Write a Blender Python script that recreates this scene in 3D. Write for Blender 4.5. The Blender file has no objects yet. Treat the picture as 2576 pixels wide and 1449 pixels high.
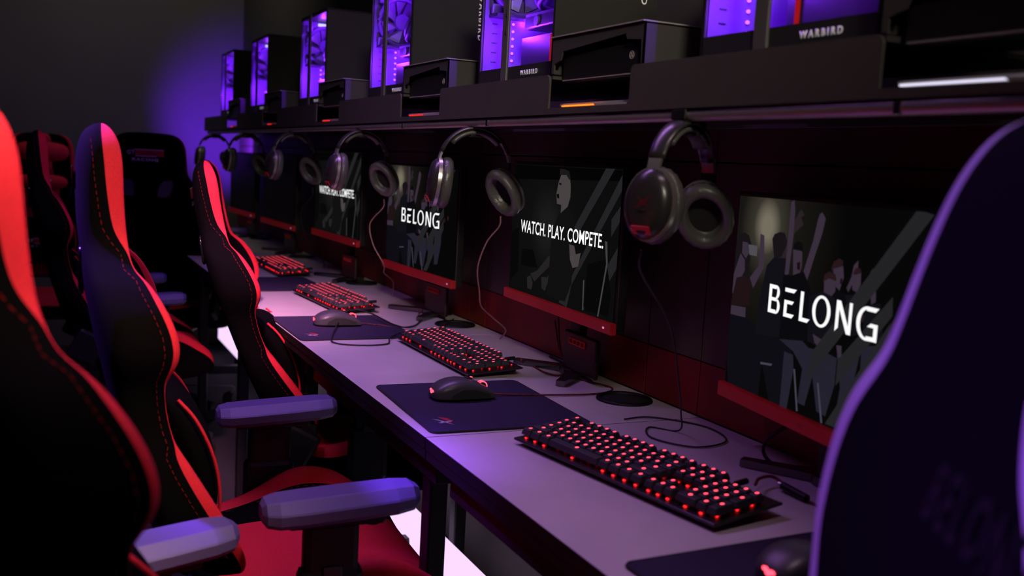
import bpy, bmesh, math, random
from mathutils import Vector, Matrix
random.seed(7)
SC = bpy.context.scene
COL = SC.collection
PI = math.pi

# ---------------------------------------------------------------- camera
F_PX, IMG_W = 2500.0, 2576.0
cam_data = bpy.data.cameras.new('camera')
cam = bpy.data.objects.new('camera', cam_data)
COL.objects.link(cam)
cam_data.sensor_width = 36.0
cam_data.lens = 36.0 * F_PX / IMG_W
cam_data.clip_start = 0.02
cx = Vector((0.90127428, -0.42969193, 0.05540327))      # image right
cy = Vector((-0.00302783, -0.13412246, -0.99096014))    # image down
cz = Vector((0.4332384, 0.89295913, -0.12218216))       # view direction
m = Matrix((cx, -cy, -cz)).transposed().to_4x4()
m.translation = Vector((0, 0, 1.195))
cam.matrix_world = m
cam_data.dof.use_dof = True
cam_data.dof.focus_distance = 2.05
cam_data.dof.aperture_fstop = 4.0
SC.camera = cam

# ---------------------------------------------------------------- world and light
w = bpy.data.worlds.new('room_air'); SC.world = w; w.use_nodes = True
w.node_tree.nodes['Background'].inputs[0].default_value = (0.5, 0.45, 0.5, 1)
w.node_tree.nodes['Background'].inputs[1].default_value = 0.003
SC.view_settings.view_transform = 'Standard'
SC.view_settings.look = 'None'
SC.view_settings.exposure = 0.0
SC.view_settings.gamma = 1.0
SC.view_settings.use_curve_mapping = False

def lamp(name, kind, loc, energy, color, target=None, size=None, size_y=None, spread=None, blend=None, angle=None):
    L = bpy.data.lights.new(name, kind)
    L.energy = energy; L.color = color
    if kind == 'AREA':
        L.shape = 'RECTANGLE'; L.size = size; L.size_y = size_y or size
        if spread: L.spread = spread
    elif kind == 'SPOT':
        L.shadow_soft_size = size or .03; L.spot_size = angle; L.spot_blend = blend
    else:
        L.shadow_soft_size = size or .03
    o = bpy.data.objects.new(name, L); COL.objects.link(o); o.location = loc
    if target is not None:
        o.rotation_euler = (Vector(target) - Vector(loc)).to_track_quat('-Z', 'Y').to_euler()
    return o

# unseen overhead lamps over the row: warm white near the photographer, violet further on
lamp('ceiling_light', 'AREA', (.79, .60, 2.75), 3, (1.0, .66, .80), (.75, .60, 0), .10, .9, spread=1.9)
lamp('ceiling_light', 'AREA', (.79, 2.30, 2.75), 32, (.56, .24, .92), (.75, 2.3, 0), .10, 3.6, spread=1.9)
lamp('ceiling_light', 'AREA', (.55, -.1, 2.72), 2.9, (1.0, .66, .52), (.00, 1.22, 1.14), .2, .2, spread=.40)  # narrow unseen lamp added to brighten the near chairs' red strips
lamp('pink_light', 'AREA', (-.2, .4, 2.72), 2.3, (1.0, .38, .62), (.42, 2.42, 1.04), .2, .2, spread=.26)  # unseen lamp added to lift the third chair in pink
lamp('ceiling_light', 'AREA', (-.15, -1.2, 2.75), 2.7, (1.0, .90, .72), (1.0, 1.9, 1.5), .4, .4, spread=.5)  # added behind the camera to brighten the shelf front
lamp('violet_light', 'AREA', (-1.1, 1.5, 2.0), 1.4, (.32, .09, 1.0), (.30, .42, 1.08), .2, .2, spread=.4)  # added out of view to give the foreground chair a violet rim
lamp('violet_light', 'AREA', (-.8, 2.3, 2.5), 2.1, (.26, .07, 1.0), (.37, 1.46, .68), .12, .12, spread=.24)  # added out of view to turn the armrest tops violet
lamp('ceiling_light', 'AREA', (.35, 4.9, 2.74), 7, (1.0, .92, .78), (.85, 6.3, 2.1), .5, .3)  # unseen lamp added to raise the far wall's brightness

# ---------------------------------------------------------------- materials
MATS = {}
def mat(name, col, rough=.5, metal=0.0, emis=None, est=0.0, noise=0.0, nscale=60, bump=0.0, bscale=400, spec=.5, coat=0.0, sheen=0.0):
    if name in MATS: return MATS[name]
    M = bpy.data.materials.new(name); M.use_nodes = True
    nt = M.node_tree; b = nt.nodes['Principled BSDF']
    b.inputs['Base Color'].default_value = (*col, 1)
    b.inputs['Roughness'].default_value = rough
    b.inputs['Metallic'].default_value = metal
    b.inputs['Specular IOR Level'].default_value = spec
    if coat: b.inputs['Coat Weight'].default_value = coat
    if sheen:
        b.inputs['Sheen Weight'].default_value = sheen
    if emis:
        b.inputs['Emission Color'].default_value = (*emis, 1); b.inputs['Emission Strength'].default_value = est
    if noise or bump:
        tc = nt.nodes.new('ShaderNodeTexCoord')
    if noise:
        n = nt.nodes.new('ShaderNodeTexNoise'); n.inputs['Scale'].default_value = nscale; n.inputs['Detail'].default_value = 4
        nt.links.new(tc.outputs['Object'], n.inputs['Vector'])
        r = nt.nodes.new('ShaderNodeValToRGB')
        r.color_ramp.elements[0].position = .3; r.color_ramp.elements[1].position = .7
        r.color_ramp.elements[0].color = (*[c * (1 - noise) for c in col], 1)
        r.color_ramp.elements[1].color = (*[min(1, c * (1 + noise)) for c in col], 1)
        nt.links.new(n.outputs['Fac'], r.inputs['Fac']); nt.links.new(r.outputs['Color'], b.inputs['Base Color'])
    if bump:
        n2 = nt.nodes.new('ShaderNodeTexNoise'); n2.inputs['Scale'].default_value = bscale; n2.inputs['Detail'].default_value = 2
        nt.links.new(tc.outputs['Object'], n2.inputs['Vector'])
        bp = nt.nodes.new('ShaderNodeBump'); bp.inputs['Strength'].default_value = bump; bp.inputs['Distance'].default_value = .002
        nt.links.new(n2.outputs['Fac'], bp.inputs['Height']); nt.links.new(bp.outputs['Normal'], b.inputs['Normal'])
    MATS[name] = M
    return M

def emit(name, col, s):
    if name in MATS: return MATS[name]
    M = bpy.data.materials.new(name); M.use_nodes = True
    nt = M.node_tree; nt.nodes.clear()
    e = nt.nodes.new('ShaderNodeEmission'); e.inputs[0].default_value = (*col, 1); e.inputs[1].default_value = s
    o = nt.nodes.new('ShaderNodeOutputMaterial'); nt.links.new(e.outputs[0], o.inputs[0])
    MATS[name] = M
    return M

def glass(name, tint=(.9, .9, .95), refl=.06):
    M = bpy.data.materials.new(name); M.use_nodes = True
    nt = M.node_tree; nt.nodes.clear()
    t = nt.nodes.new('ShaderNodeBsdfTransparent'); t.inputs[0].default_value = (*tint, 1)
    g = nt.nodes.new('ShaderNodeBsdfGlossy'); g.inputs['Roughness'].default_value = .05
    x = nt.nodes.new('ShaderNodeMixShader'); x.inputs[0].default_value = refl
    o = nt.nodes.new('ShaderNodeOutputMaterial')
    nt.links.new(t.outputs[0], x.inputs[1]); nt.links.new(g.outputs[0], x.inputs[2]); nt.links.new(x.outputs[0], o.inputs[0])
    return M

FABRIC = mat('black_fabric', (.0015, .0013, .0014), .9, bump=.5, bscale=900, spec=.05)
RED = mat('red_fabric', (.58, .013, .026), .75, bump=.4, bscale=900, spec=.25, noise=.12, nscale=300)
THREAD = mat('red_thread', (.14, .004, .006), .9, spec=.1)
PLASTIC = mat('black_plastic', (.005, .005, .006), .5, spec=.3, bump=.2, bscale=700)
GLOSSBLK = mat('gloss_black', (.006, .006, .006), .12)
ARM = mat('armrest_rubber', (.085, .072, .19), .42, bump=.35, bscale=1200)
STEEL = mat('dark_steel', (.008, .008, .009), .5, metal=.3, spec=.3)
CHROME = mat('chrome', (.7, .7, .7), .18, metal=1.0)
PATCH_W = mat('white_thread', (.55, .52, .56), .7)
PATCH_R = mat('red_patch', (.35, .01, .02), .7)
DESK = mat('desk_laminate', (.60, .54, .57), .27, noise=.05, nscale=9, bump=.10, bscale=260, spec=.5)
DESKEDGE = mat('desk_edge', (.010, .008, .006), .6, spec=.2)
FASCIA = mat('shelf_coating', (.050, .044, .036), .6, noise=.08, nscale=25, bump=.12, bscale=900)
FASCIA_EDGE = mat('shelf_edge', (.30, .28, .27), .4)
WALLP = mat('wall_panel', (.09, .062, .048), .6, noise=.15, nscale=7)
WALLR = mat('wall_panel_red', (.20, .004, .006), .5, noise=.2, nscale=6)
WALLG = mat('grey_plaster', (.085, .080, .070), .9, noise=.06, nscale=3, bump=.1, bscale=120)
FLOORM = mat('dark_carpet', (.012, .011, .016), .95, noise=.3, nscale=200)
PAD = mat('mousepad_cloth', (.030, .022, .060), .85, bump=.5, bscale=1500, spec=.2)
PADEDGE = mat('mousepad_stitch', (.008, .008, .010), .8)
KEYCAP = mat('keycap', (.030, .030, .034), .5)
KPLATE = mat('keyboard_plate', (.05, .045, .055), .3, metal=.7)
KGLOW = emit('red_legend', (1.0, .05, .09), 3.6)
KLED = emit('red_led', (1.0, .012, .016), 3.2)
MOUSEM = mat('mouse_shell', (.055, .052, .065), .38)
MOUSEG = mat('mouse_side_grip', (.02, .02, .022), .6)
BEZEL = mat('monitor_black', (.008, .008, .008), .45)
REDBAR = mat('monitor_red_bar', (.33, .008, .012), .4, emis=(1, .02, .03), est=.035)
SCROFF = mat('screen_off', (.002, .002, .002), .3)
CABLE = mat('black_cable', (.012, .011, .012), .5)
CABLER = mat('red_black_braid', (.12, .008, .01), .6, noise=.9, nscale=180)
HPLAST = mat('headset_plastic', (.028, .026, .026), .27)
HSILV = mat('headset_silver', (.42, .40, .37), .3, metal=.75)
HPAD = mat('headset_leather', (.085, .082, .078), .33, bump=.6, bscale=180)
HRED = mat('headset_red_mark', (.45, .01, .015), .5, emis=(1, .02, .02), est=.03)
HREDD = mat('headset_dark_mark', (.10, .006, .008), .5)
CASE = mat('case_black', (.020, .019, .018), .45, bump=.08, bscale=500)
CASEBAR = mat('case_bar', (.075, .070, .060), .5)
CASEIN = mat('case_interior', (.15, .085, .24), .5)
CASEDK = mat('case_interior_dark', (.035, .032, .05), .4)
LETTER = mat('white_letter', (.7, .68, .64), .5, emis=(1, .96, .9), est=.12)
VLED = emit('violet_led', (.30, .06, 1.0), 5.0)
VSTRIP = emit('violet_led_strip', (.40, .06, 1.0), 2.0)
PALE = emit('pale_violet_led', (.55, .5, 1.0), 2.0)
LILAC = emit('lilac_light', (.86, .62, 1.0), 1.15)
REDTUBE = emit('red_tube', (1.0, .02, .02), .45)
ORANGE_STREAK = emit('orange_led', (1.0, .18, .01), 2.2)
RED_STREAK = emit('red_led_bar', (1.0, .02, .01), 1.2)
WHITE_STREAK = emit('white_led_bar', (.82, .78, 1.0), 1.2)
CONSOLE = mat('console_black', (.010, .010, .010), .35)
HOLDER = mat('holder_coating', (.042, .039, .035), .5)
RAIL = mat('rail_steel', (.5, .48, .46), .38, metal=.8)
WINGLASS = glass('case_glass')
RUBBER = mat('rubber', (.01, .01, .01), .7)

# ---------------------------------------------------------------- helpers
def box(bm, c, s, rot=None, mi=0, bev=0.0, seg=2):
    M = Matrix.Translation(Vector(c))
    if rot: M = M @ Matrix.Rotation(rot[2], 4, 'Z') @ Matrix.Rotation(rot[1], 4, 'Y') @ Matrix.Rotation(rot[0], 4, 'X')
    vs = bmesh.ops.create_cube(bm, size=1.0)['verts']
    for v in vs: v.co = M @ Vector((v.co.x * s[0], v.co.y * s[1], v.co.z * s[2]))
    fs = set(f for v in vs for f in v.link_faces)
    for f in fs: f.material_index = mi
    if bev:
        es = list(set(e for v in vs for e in v.link_edges))
        r = bmesh.ops.bevel(bm, geom=es, offset=bev, segments=seg, affect='EDGES', profile=.5)
        for f in r['faces']: f.material_index = mi

def cyl(bm, a, b, r1, r2=None, n=16, mi=0, cap=True):
    a, b = Vector(a), Vector(b); d = b - a
    if r2 is None: r2 = r1
    M = Matrix.Translation((a + b) / 2) @ d.to_track_quat('Z', 'Y').to_matrix().to_4x4()
    vs = bmesh.ops.create_cone(bm, cap_ends=cap, segments=n, radius1=r1, radius2=r2, depth=d.length, matrix=M)['verts']
    for f in set(f for v in vs for f in v.link_faces): f.material_index = mi

def ball(bm, c, s, n=12, mi=0, rot=None):
    M = Matrix.Translation(Vector(c))
    if rot: M = M @ Matrix.Rotation(rot[2], 4, 'Z') @ Matrix.Rotation(rot[1], 4, 'Y') @ Matrix.Rotation(rot[0], 4, 'X')
    M = M @ Matrix.Diagonal((*s, 1))
    vs = bmesh.ops.create_uvsphere(bm, u_segments=n, v_segments=max(6, n // 2 + 2), radius=1.0, matrix=M)['verts']
    for f in set(f for v in vs for f in v.link_faces): f.material_index = mi

def loft(bm, rings, closed=True, cap=True, mi=None):
    """rings: equal-length point lists; mi: optional function(i, j) -> material index"""
    vr = [[bm.verts.new(p) for p in r] for r in rings]
    n = len(vr[0])
    for i in range(len(vr) - 1):
        for j in range(n if closed else n - 1):
            k = (j + 1) % n
            f = bm.faces.new((vr[i][j], vr[i][k], vr[i + 1][k], vr[i + 1][j]))
            if mi: f.material_index = mi(i, j)
    if cap and closed:
        f = bm.faces.new(list(reversed(vr[0])))
        if mi: f.material_index = mi(0, -1)
        f = bm.faces.new(vr[-1])
        if mi: f.material_index = mi(len(vr) - 2, -1)

def spline(pts, n=8):
    """Catmull-Rom through the points"""
    P = [Vector(p) for p in pts]; P = [P[0] * 2 - P[1]] + P + [P[-1] * 2 - P[-2]]
    out = []
    for i in range(1, len(P) - 2):
        a, b, c, d = P[i - 1:i + 3]
        for k in range(n):
            t = k / n
            out.append(.5 * ((2 * b) + (c - a) * t + (2 * a - 5 * b + 4 * c - d) * t * t + (3 * b - a - 3 * c + d) * t ** 3))
    out.append(P[-2]); return out

def tube(bm, pts, r, n=8, mi=0, closed=False):
    P = [Vector(p) for p in pts]; N = len(P); rings = []
    ref = Vector((0, 0, 1))
    for i, p in enumerate(P):
        if closed: d = P[(i + 1) % N] - P[i - 1]
        else: d = P[min(i + 1, N - 1)] - P[max(i - 1, 0)]
        d.normalize()
        u = d.cross(ref)
        if u.length < .1: u = d.cross(Vector((1, 0, 0)))
        u.normalize(); v = d.cross(u)
        rr = r(i / (N - 1)) if callable(r) else r
        rings.append([p + (u * math.cos(a) + v * math.sin(a)) * rr for a in (2 * PI * k / n for k in range(n))])
    if closed: rings.append(rings[0])
    loft(bm, rings, cap=not closed, mi=(lambda i, j: mi))

def poly(bm, pts, mi=0):
    f = bm.faces.new([bm.verts.new(p) for p in pts]); f.material_index = mi; return f

def prism(bm, pts, off, mi=0):
    """flat outline extruded by the offset vector"""
    off = Vector(off); a = [bm.verts.new(p) for p in pts]; b = [bm.verts.new(Vector(p) + off) for p in pts]
    n = len(pts)
    fs = [bm.faces.new(a), bm.faces.new(list(reversed(b)))]
    for i in range(n): fs.append(bm.faces.new((a[i], b[i], b[(i + 1) % n], a[(i + 1) % n])))
    for f in fs: f.material_index = mi

def obj(name, bm, mats, parent=None, smooth=False, sub=0, fix=True):
    if fix: bmesh.ops.recalc_face_normals(bm, faces=bm.faces)
    me = bpy.data.meshes.new(name); bm.to_mesh(me); bm.free()
    for mm in (mats if isinstance(mats, (list, tuple)) else [mats]): me.materials.append(mm)
    if smooth:
        for p in me.polygons: p.use_smooth = True
        if smooth == 'auto':
            try: me.set_sharp_from_angle(angle=math.radians(38))
            except Exception: pass
    o = bpy.data.objects.new(name, me); COL.objects.link(o)
    if parent: o.parent = parent
    if sub:
        s = o.modifiers.new('sub', 'SUBSURF'); s.levels = sub; s.render_levels = sub
    return o

def thing(name, label, cat, loc=(0, 0, 0), rz=0, group=None):
    o = bpy.data.objects.new(name, None); o.empty_display_size = .05; COL.objects.link(o)
    o.location = loc; o.rotation_euler = (0, 0, rz); return tag(o, label, cat, group)

def tag(o, label, cat, group=None):
    o['label'] = label; o['category'] = cat
    if group: o['group'] = group
    return o

def struct(o):
    o['kind'] = 'structure'; return o

def copy_tree(o, parent=None):
    c = o.copy(); COL.objects.link(c)
    if parent: c.parent = parent
    for ch in list(o.children): copy_tree(ch, c)
    return c

def dup(o, label, loc=None, rz=None):
    c = copy_tree(o); c['label'] = label
    if loc is not None: c.location = loc
    if rz is not None: c.rotation_euler = (0, 0, rz)
    return c

def text_bm(body, width, height, depth=.0006, bold=0.0, spacing=1.0):
    """lettering as a mesh lying in XY, centred, scaled to width x height"""
    cu = bpy.data.curves.new('t', 'FONT'); cu.body = body; cu.extrude = 0; cu.offset = bold; cu.space_character = spacing
    cu.resolution_u = 4
    t = bpy.data.objects.new('t', cu); COL.objects.link(t)
    bpy.context.view_layer.update()
    me = bpy.data.meshes.new_from_object(t.evaluated_get(bpy.context.evaluated_depsgraph_get()))
    bpy.data.objects.remove(t); bpy.data.curves.remove(cu)
    bm = bmesh.new(); bm.from_mesh(me); bpy.data.meshes.remove(me)
    xs = [v.co.x for v in bm.verts]; ys = [v.co.y for v in bm.verts]
    x0, x1, y0, y1 = min(xs), max(xs), min(ys), max(ys)
    for v in bm.verts:
        v.co = Vector(((v.co.x - (x0 + x1) / 2) / (x1 - x0) * width, (v.co.y - (y0 + y1) / 2) / (y1 - y0) * height, 0))
    if depth:
        g = bmesh.ops.extrude_face_region(bm, geom=bm.faces[:])
        bmesh.ops.translate(bm, verts=[v for v in g['geom'] if isinstance(v, bmesh.types.BMVert)], vec=(0, 0, depth))
    for f in bm.faces: f.material_index = 0
    return bm

def xform(bm, ex, ey, ez, o):
    """map local XY(Z) lettering onto a surface spanned by ex, ey with normal ez"""
    M = Matrix((Vector(ex), Vector(ey), Vector(ez))).transposed().to_4x4(); M.translation = Vector(o)
    bm.transform(M); return bm
# ---------------------------------------------------------------- the room
DZ = .745; WX = 1.13; FAR = 6.3
bm = bmesh.new(); box(bm, (-.9, 2.2, -.05), (4.6, 9.0, .1)); struct(obj('floor', bm, FLOORM))
bm = bmesh.new(); box(bm, (-.9, 2.2, 2.85), (4.6, 9.0, .1)); struct(obj('ceiling', bm, mat('black_ceiling', (.02, .02, .02), .9)))
bm = bmesh.new(); box(bm, (-.9, FAR + .05, 1.4), (4.6, .1, 2.8)); struct(obj('wall_back', bm, WALLG))
bm = bmesh.new(); box(bm, (-3.15, 2.2, 1.4), (.1, 9.0, 2.8)); struct(obj('wall_left', bm, WALLG))
bm = bmesh.new(); box(bm, (-.9, -2.25, 1.4), (4.6, .1, 2.8)); struct(obj('wall_front', bm, WALLG))
bm = bmesh.new(); box(bm, (WX + .07, 2.2, 1.4), (.1, 9.0, 2.8)); struct(obj('wall_right', bm, mat('wall_dark', (.045, .040, .034), .7, noise=.1, nscale=6)))
# cladding boards with thin gaps between them; the lowest course is red
seams = [-.2, .62, 1.50, 1.68, 2.49, 2.60, 3.30, 3.50, 4.15, 4.32, 5.0, 5.2, 6.25]
bm = bmesh.new()
for a, b in zip(seams[:-1], seams[1:]):
    box(bm, (WX + .01, (a + b) / 2, 1.035), (.02, b - a - .003, .37), bev=.001, seg=1)
    box(bm, (WX + .01, (a + b) / 2, 1.253), (.02, b - a - .003, .06), bev=.001, seg=1)
struct(obj('trim_1', bm, WALLP))
bm = bmesh.new()
for a, b in zip(seams[:-1], seams[1:]):
    box(bm, (WX + .009, (a + b) / 2, .797), (.018, b - a - .003, .102), bev=.001, seg=1)
struct(obj('trim_2', bm, WALLR))
bm = bmesh.new()
for k in range(5):
    y = 1.46 - k * .055
    tube(bm, [(WX + .0185, y, 1.40), (WX + .0185, y - .16, 1.72)], .0022, 6)
struct(obj('trim_3', bm, mat('groove', (.004, .004, .004), .8)))

# ---------------------------------------------------------------- desks
DFX = .578
GROUPD = 'desks joined in one long row'
def make_desk():
    t = thing('gaming_desk', 'x', 'desk', (0, 0, 0), 0, GROUPD)
    L = .89
    bm = bmesh.new()
    box(bm, ((DFX + WX - .002) / 2, 0, DZ - .011), (WX - .002 - DFX, L - .002, .022), bev=.002)
    box(bm, ((DFX + WX - .002) / 2 + .001, 0, DZ - .030), (WX - .004 - DFX, L - .004, .016), mi=1)
    for f in bm.faces:
        if abs(f.normal.z) < .5: f.material_index = 1
    obj('tabletop', bm, [DESK, DESKEDGE], t)
    bm = bmesh.new()
    box(bm, (DFX + .05, 0, DZ - .068), (.03, L - .06, .055), bev=.003)
    obj('front_rail', bm, STEEL, t)
    bm = bmesh.new(); box(bm, (1.05, 0, DZ - .068), (.03, L - .06, .055), bev=.003); obj('back_rail', bm, STEEL, t)
    for x in (DFX + .06, 1.07):
        bm = bmesh.new(); box(bm, (x, -L / 2 + .095, .355), (.035, .04, .70), bev=.004)
        l = obj('leg', bm, STEEL, t)
        bm = bmesh.new(); cyl(bm, (x, -L / 2 + .095, 0), (x, -L / 2 + .095, .012), .022); obj('foot', bm, RUBBER, l)
    bm = bmesh.new(); box(bm, (.85, -L / 2 + .095, .075), (.42, .04, .04), bev=.003); obj('foot_rail', bm, STEEL, t)
    bm = bmesh.new()
    tube(bm, [(1.058 + .052 * math.cos(a), -.29 + .052 * math.sin(a), DZ + .001) for a in (2 * PI * k / 32 for k in range(32))], .005, 8, closed=True)
    obj('cable_grommet', bm, PLASTIC, t, smooth=True)
    bm = bmesh.new(); cyl(bm, (1.058, -.29, DZ - .001), (1.058, -.29, DZ + .0006), .05, n=32); obj('grommet_opening', bm, mat('void', (.002, .002, .002), .9), t)
    return t
d0 = make_desk()
dys = [(1.041, 'grey topped desk under the big nearest keyboard'),
       (1.931, 'grey topped desk with the sharp keyboard and the winged-logo mousepad'),
       (2.821, 'grey topped desk carrying the looped black mouse cable'),
       (3.711, 'far grey desk beside the third chair, its keyboard half hidden'),
       (4.601, 'distant grey desk in the shade behind the chairs'),
       (5.491, 'last desk of the row, at the far grey wall')]
for i, (y, lab) in enumerate(dys):
    d = d0 if i == 0 else copy_tree(d0)
    d.location = (0, y, 0); d['label'] = lab

bm = bmesh.new()
box(bm, (1.00, 2.7, .127), (.03, 6.6, .10), bev=.004)
for k in range(5): box(bm, (1.03, -.2 + k * 1.45, .055), (.03, .05, .11), mi=1)
l = obj('floor_light_bar', bm, [LILAC, STEEL]); tag(l, 'glowing lilac light bar running low under the desks', 'light')

# ---------------------------------------------------------------- shelf
FX = .83; ZB, ZT = 1.289, 1.359; SEND = 5.62
st = thing('long_shelf', 'long dark grey metal shelf above the monitors, carrying the computers', 'shelf', (FX, 2.6, 1.29))
def cs(x, y, z): return (x - FX, y - 2.6, z - 1.29)
cons = [.69, 1.47, 2.275, 3.11, 3.965, 4.80]       # centres of the console holders
bm = bmesh.new()
# fascia with rounded notches for the holders
ys = [-.6]
prof = [(-.6, ZB)]
pts = []
segs = []
prev = -.6
def notch(yc): return yc - .135, yc + .135
for yc in cons:
    a, b = notch(yc); segs.append((prev, a)); prev = b
segs.append((prev, SEND))
for a, b in segs:
    r = .010
    outline = [(a, ZB), (b, ZB), (b, ZT - r), (b - r * .3, ZT - r * .3), (b - r, ZT), (a + r, ZT), (a + r * .3, ZT - r * .3), (a, ZT - r)]
    prism(bm, [cs(FX, y, z) for y, z in outline], (.004, 0, 0))
for yc in cons:
    a, b = notch(yc)
    prism(bm, [cs(FX, y, z) for y, z in [(a, ZB), (b, ZB), (b, ZB + .011), (a, ZB + .011)]], (.004, 0, 0))
obj('fascia', bm, FASCIA, st)
bm = bmesh.new()
box(bm, cs((FX + WX) / 2 + .003, (SEND - .6) / 2, ZB + .002), (WX - FX - .006, SEND + .6, .004))
obj('bottom_board', bm, FASCIA, st)
for a, b in segs:
    bm = bmesh.new(); box(bm, cs((FX + WX) / 2 + .003, (a + b) / 2, ZT - .004), (WX - FX - .01, b - a - .004, .006)); obj('top_board', bm, HOLDER, st)
bm = bmesh.new()
cyl(bm, cs(.842, -.55, 1.2795), cs(.842, 5.55, 1.2795), .0085, n=20); obj('front_rail', bm, RAIL, st, smooth='auto')
for y in (.8, 1.88, 2.4, 3.3, 4.1, 4.9):
    bm = bmesh.new(); box(bm, cs(.838, y, 1.279), (.010, .010, .014), bev=.001); obj('rail_clip', bm, CHROME, st)

# ---------------------------------------------------------------- console holders
def make_holder(i, yc, streak):
    t = thing('console_holder', 'x', 'console holder', (.84, yc, 1.3005), 0, 'console holders set into the shelf')
    W2 = .152
    def c(x, y, z): return (x - .84, y, z - 1.3005)
    if True:
        bm = bmesh.new()
        # open-fronted sheet-metal box, upper part wider than the notch below
        box(bm, c(.935, 0, 1.4235), (.19, 2 * W2, .003))
        box(bm, c(.935, -W2 + .0015, 1.393), (.19, .003, .062))
        box(bm, c(.935, W2 - .0015, 1.393), (.19, .003, .062))
        # front face: a frame with a stepped opening
        o = [(-W2, 1.362), (-W2, 1.425), (W2, 1.425), (W2, 1.362), (W2 - .012, 1.362), (W2 - .012, 1.378), (W2 - .035, 1.384), (W2 - .042, 1.399), (-W2 + .055, 1.411), (-W2 + .05, 1.402), (-W2 + .008, 1.398), (-W2 + .006, 1.362)]
        prism(bm, [c(.84, y, z) for y, z in o], (.003, 0, 0))
        obj('metal_box', bm, HOLDER, t)
        bm = bmesh.new()
        box(bm, c(.838, 0, 1.4257), (.004, 2 * W2, .0018)); box(bm, c(.935, -W2, 1.4257), (.19, .0018, .0018))
        obj('folded_rim', bm, FASCIA_EDGE, t)  # paler than the box to paint in its edge highlight
        bm = bmesh.new(); box(bm, c(.90, 0, 1.372), (.10, .25, .052), bev=.004); k = obj('game_console', bm, CONSOLE, t)
        bm = bmesh.new(); box(bm, c(.8485, 0, 1.349), (.004, .235, .0016)); obj('disc_slot', bm, FASCIA_EDGE, k)
        bm = bmesh.new()
        tube(bm, [c(.8488, -.105 + .006 * math.cos(a), 1.378 + .006 * math.sin(a)) for a in (2 * PI * q / 20 for q in range(20))], .0007, 6, closed=True)
        for s in (-1, 1): tube(bm, [c(.8488, -.105 + .004 * s, 1.3825), c(.8488, -.105, 1.379), c(.8488, -.105 - .004 * s, 1.3735)], .0007, 6)
        obj('power_button', bm, FASCIA_EDGE, k)
        bm = bmesh.new()
        box(bm, c(.915, 0, 1.307), (.13, .255, .004)); box(bm, c(.853, 0, 1.3005), (.004, .25, .008))
        obj('tray', bm, FASCIA_EDGE, t)
        bm = bmesh.new()
        prism(bm, [c(.834, y, z) for y, z in [(-.125, 1.303), (-.118, 1.297), (-.03, 1.297), (-.018, 1.305)]], (.002, 0, 0))
        obj('tray_lip', bm, FASCIA_EDGE, t)
        bm = bmesh.new(); box(bm, c(.848, .045 if i else .012, 1.3045), (.003, .14 if i else .22, .0022)); obj('light_bar', bm, streak, t)  # glowing strip paints a reflection streak on the tray
    return t
labs = ['black console holder at the top right corner with a white lit bottom edge',
        'dark metal console holder above the second headset from the right, orange line along its tray',
        'dark metal console holder, third from the right, short red light on its tray',
        'small console holder with faint red glow, fourth from top right corner',
        'distant dark console holder with a violet side between two lit cases',
        'farthest tiny console holder on the shelf end']
for i, yc in enumerate(cons):
    h = make_holder(i, yc, [WHITE_STREAK, ORANGE_STREAK, RED_STREAK, RED_STREAK, RED_STREAK, RED_STREAK][i]); h['label'] = labs[i]

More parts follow.
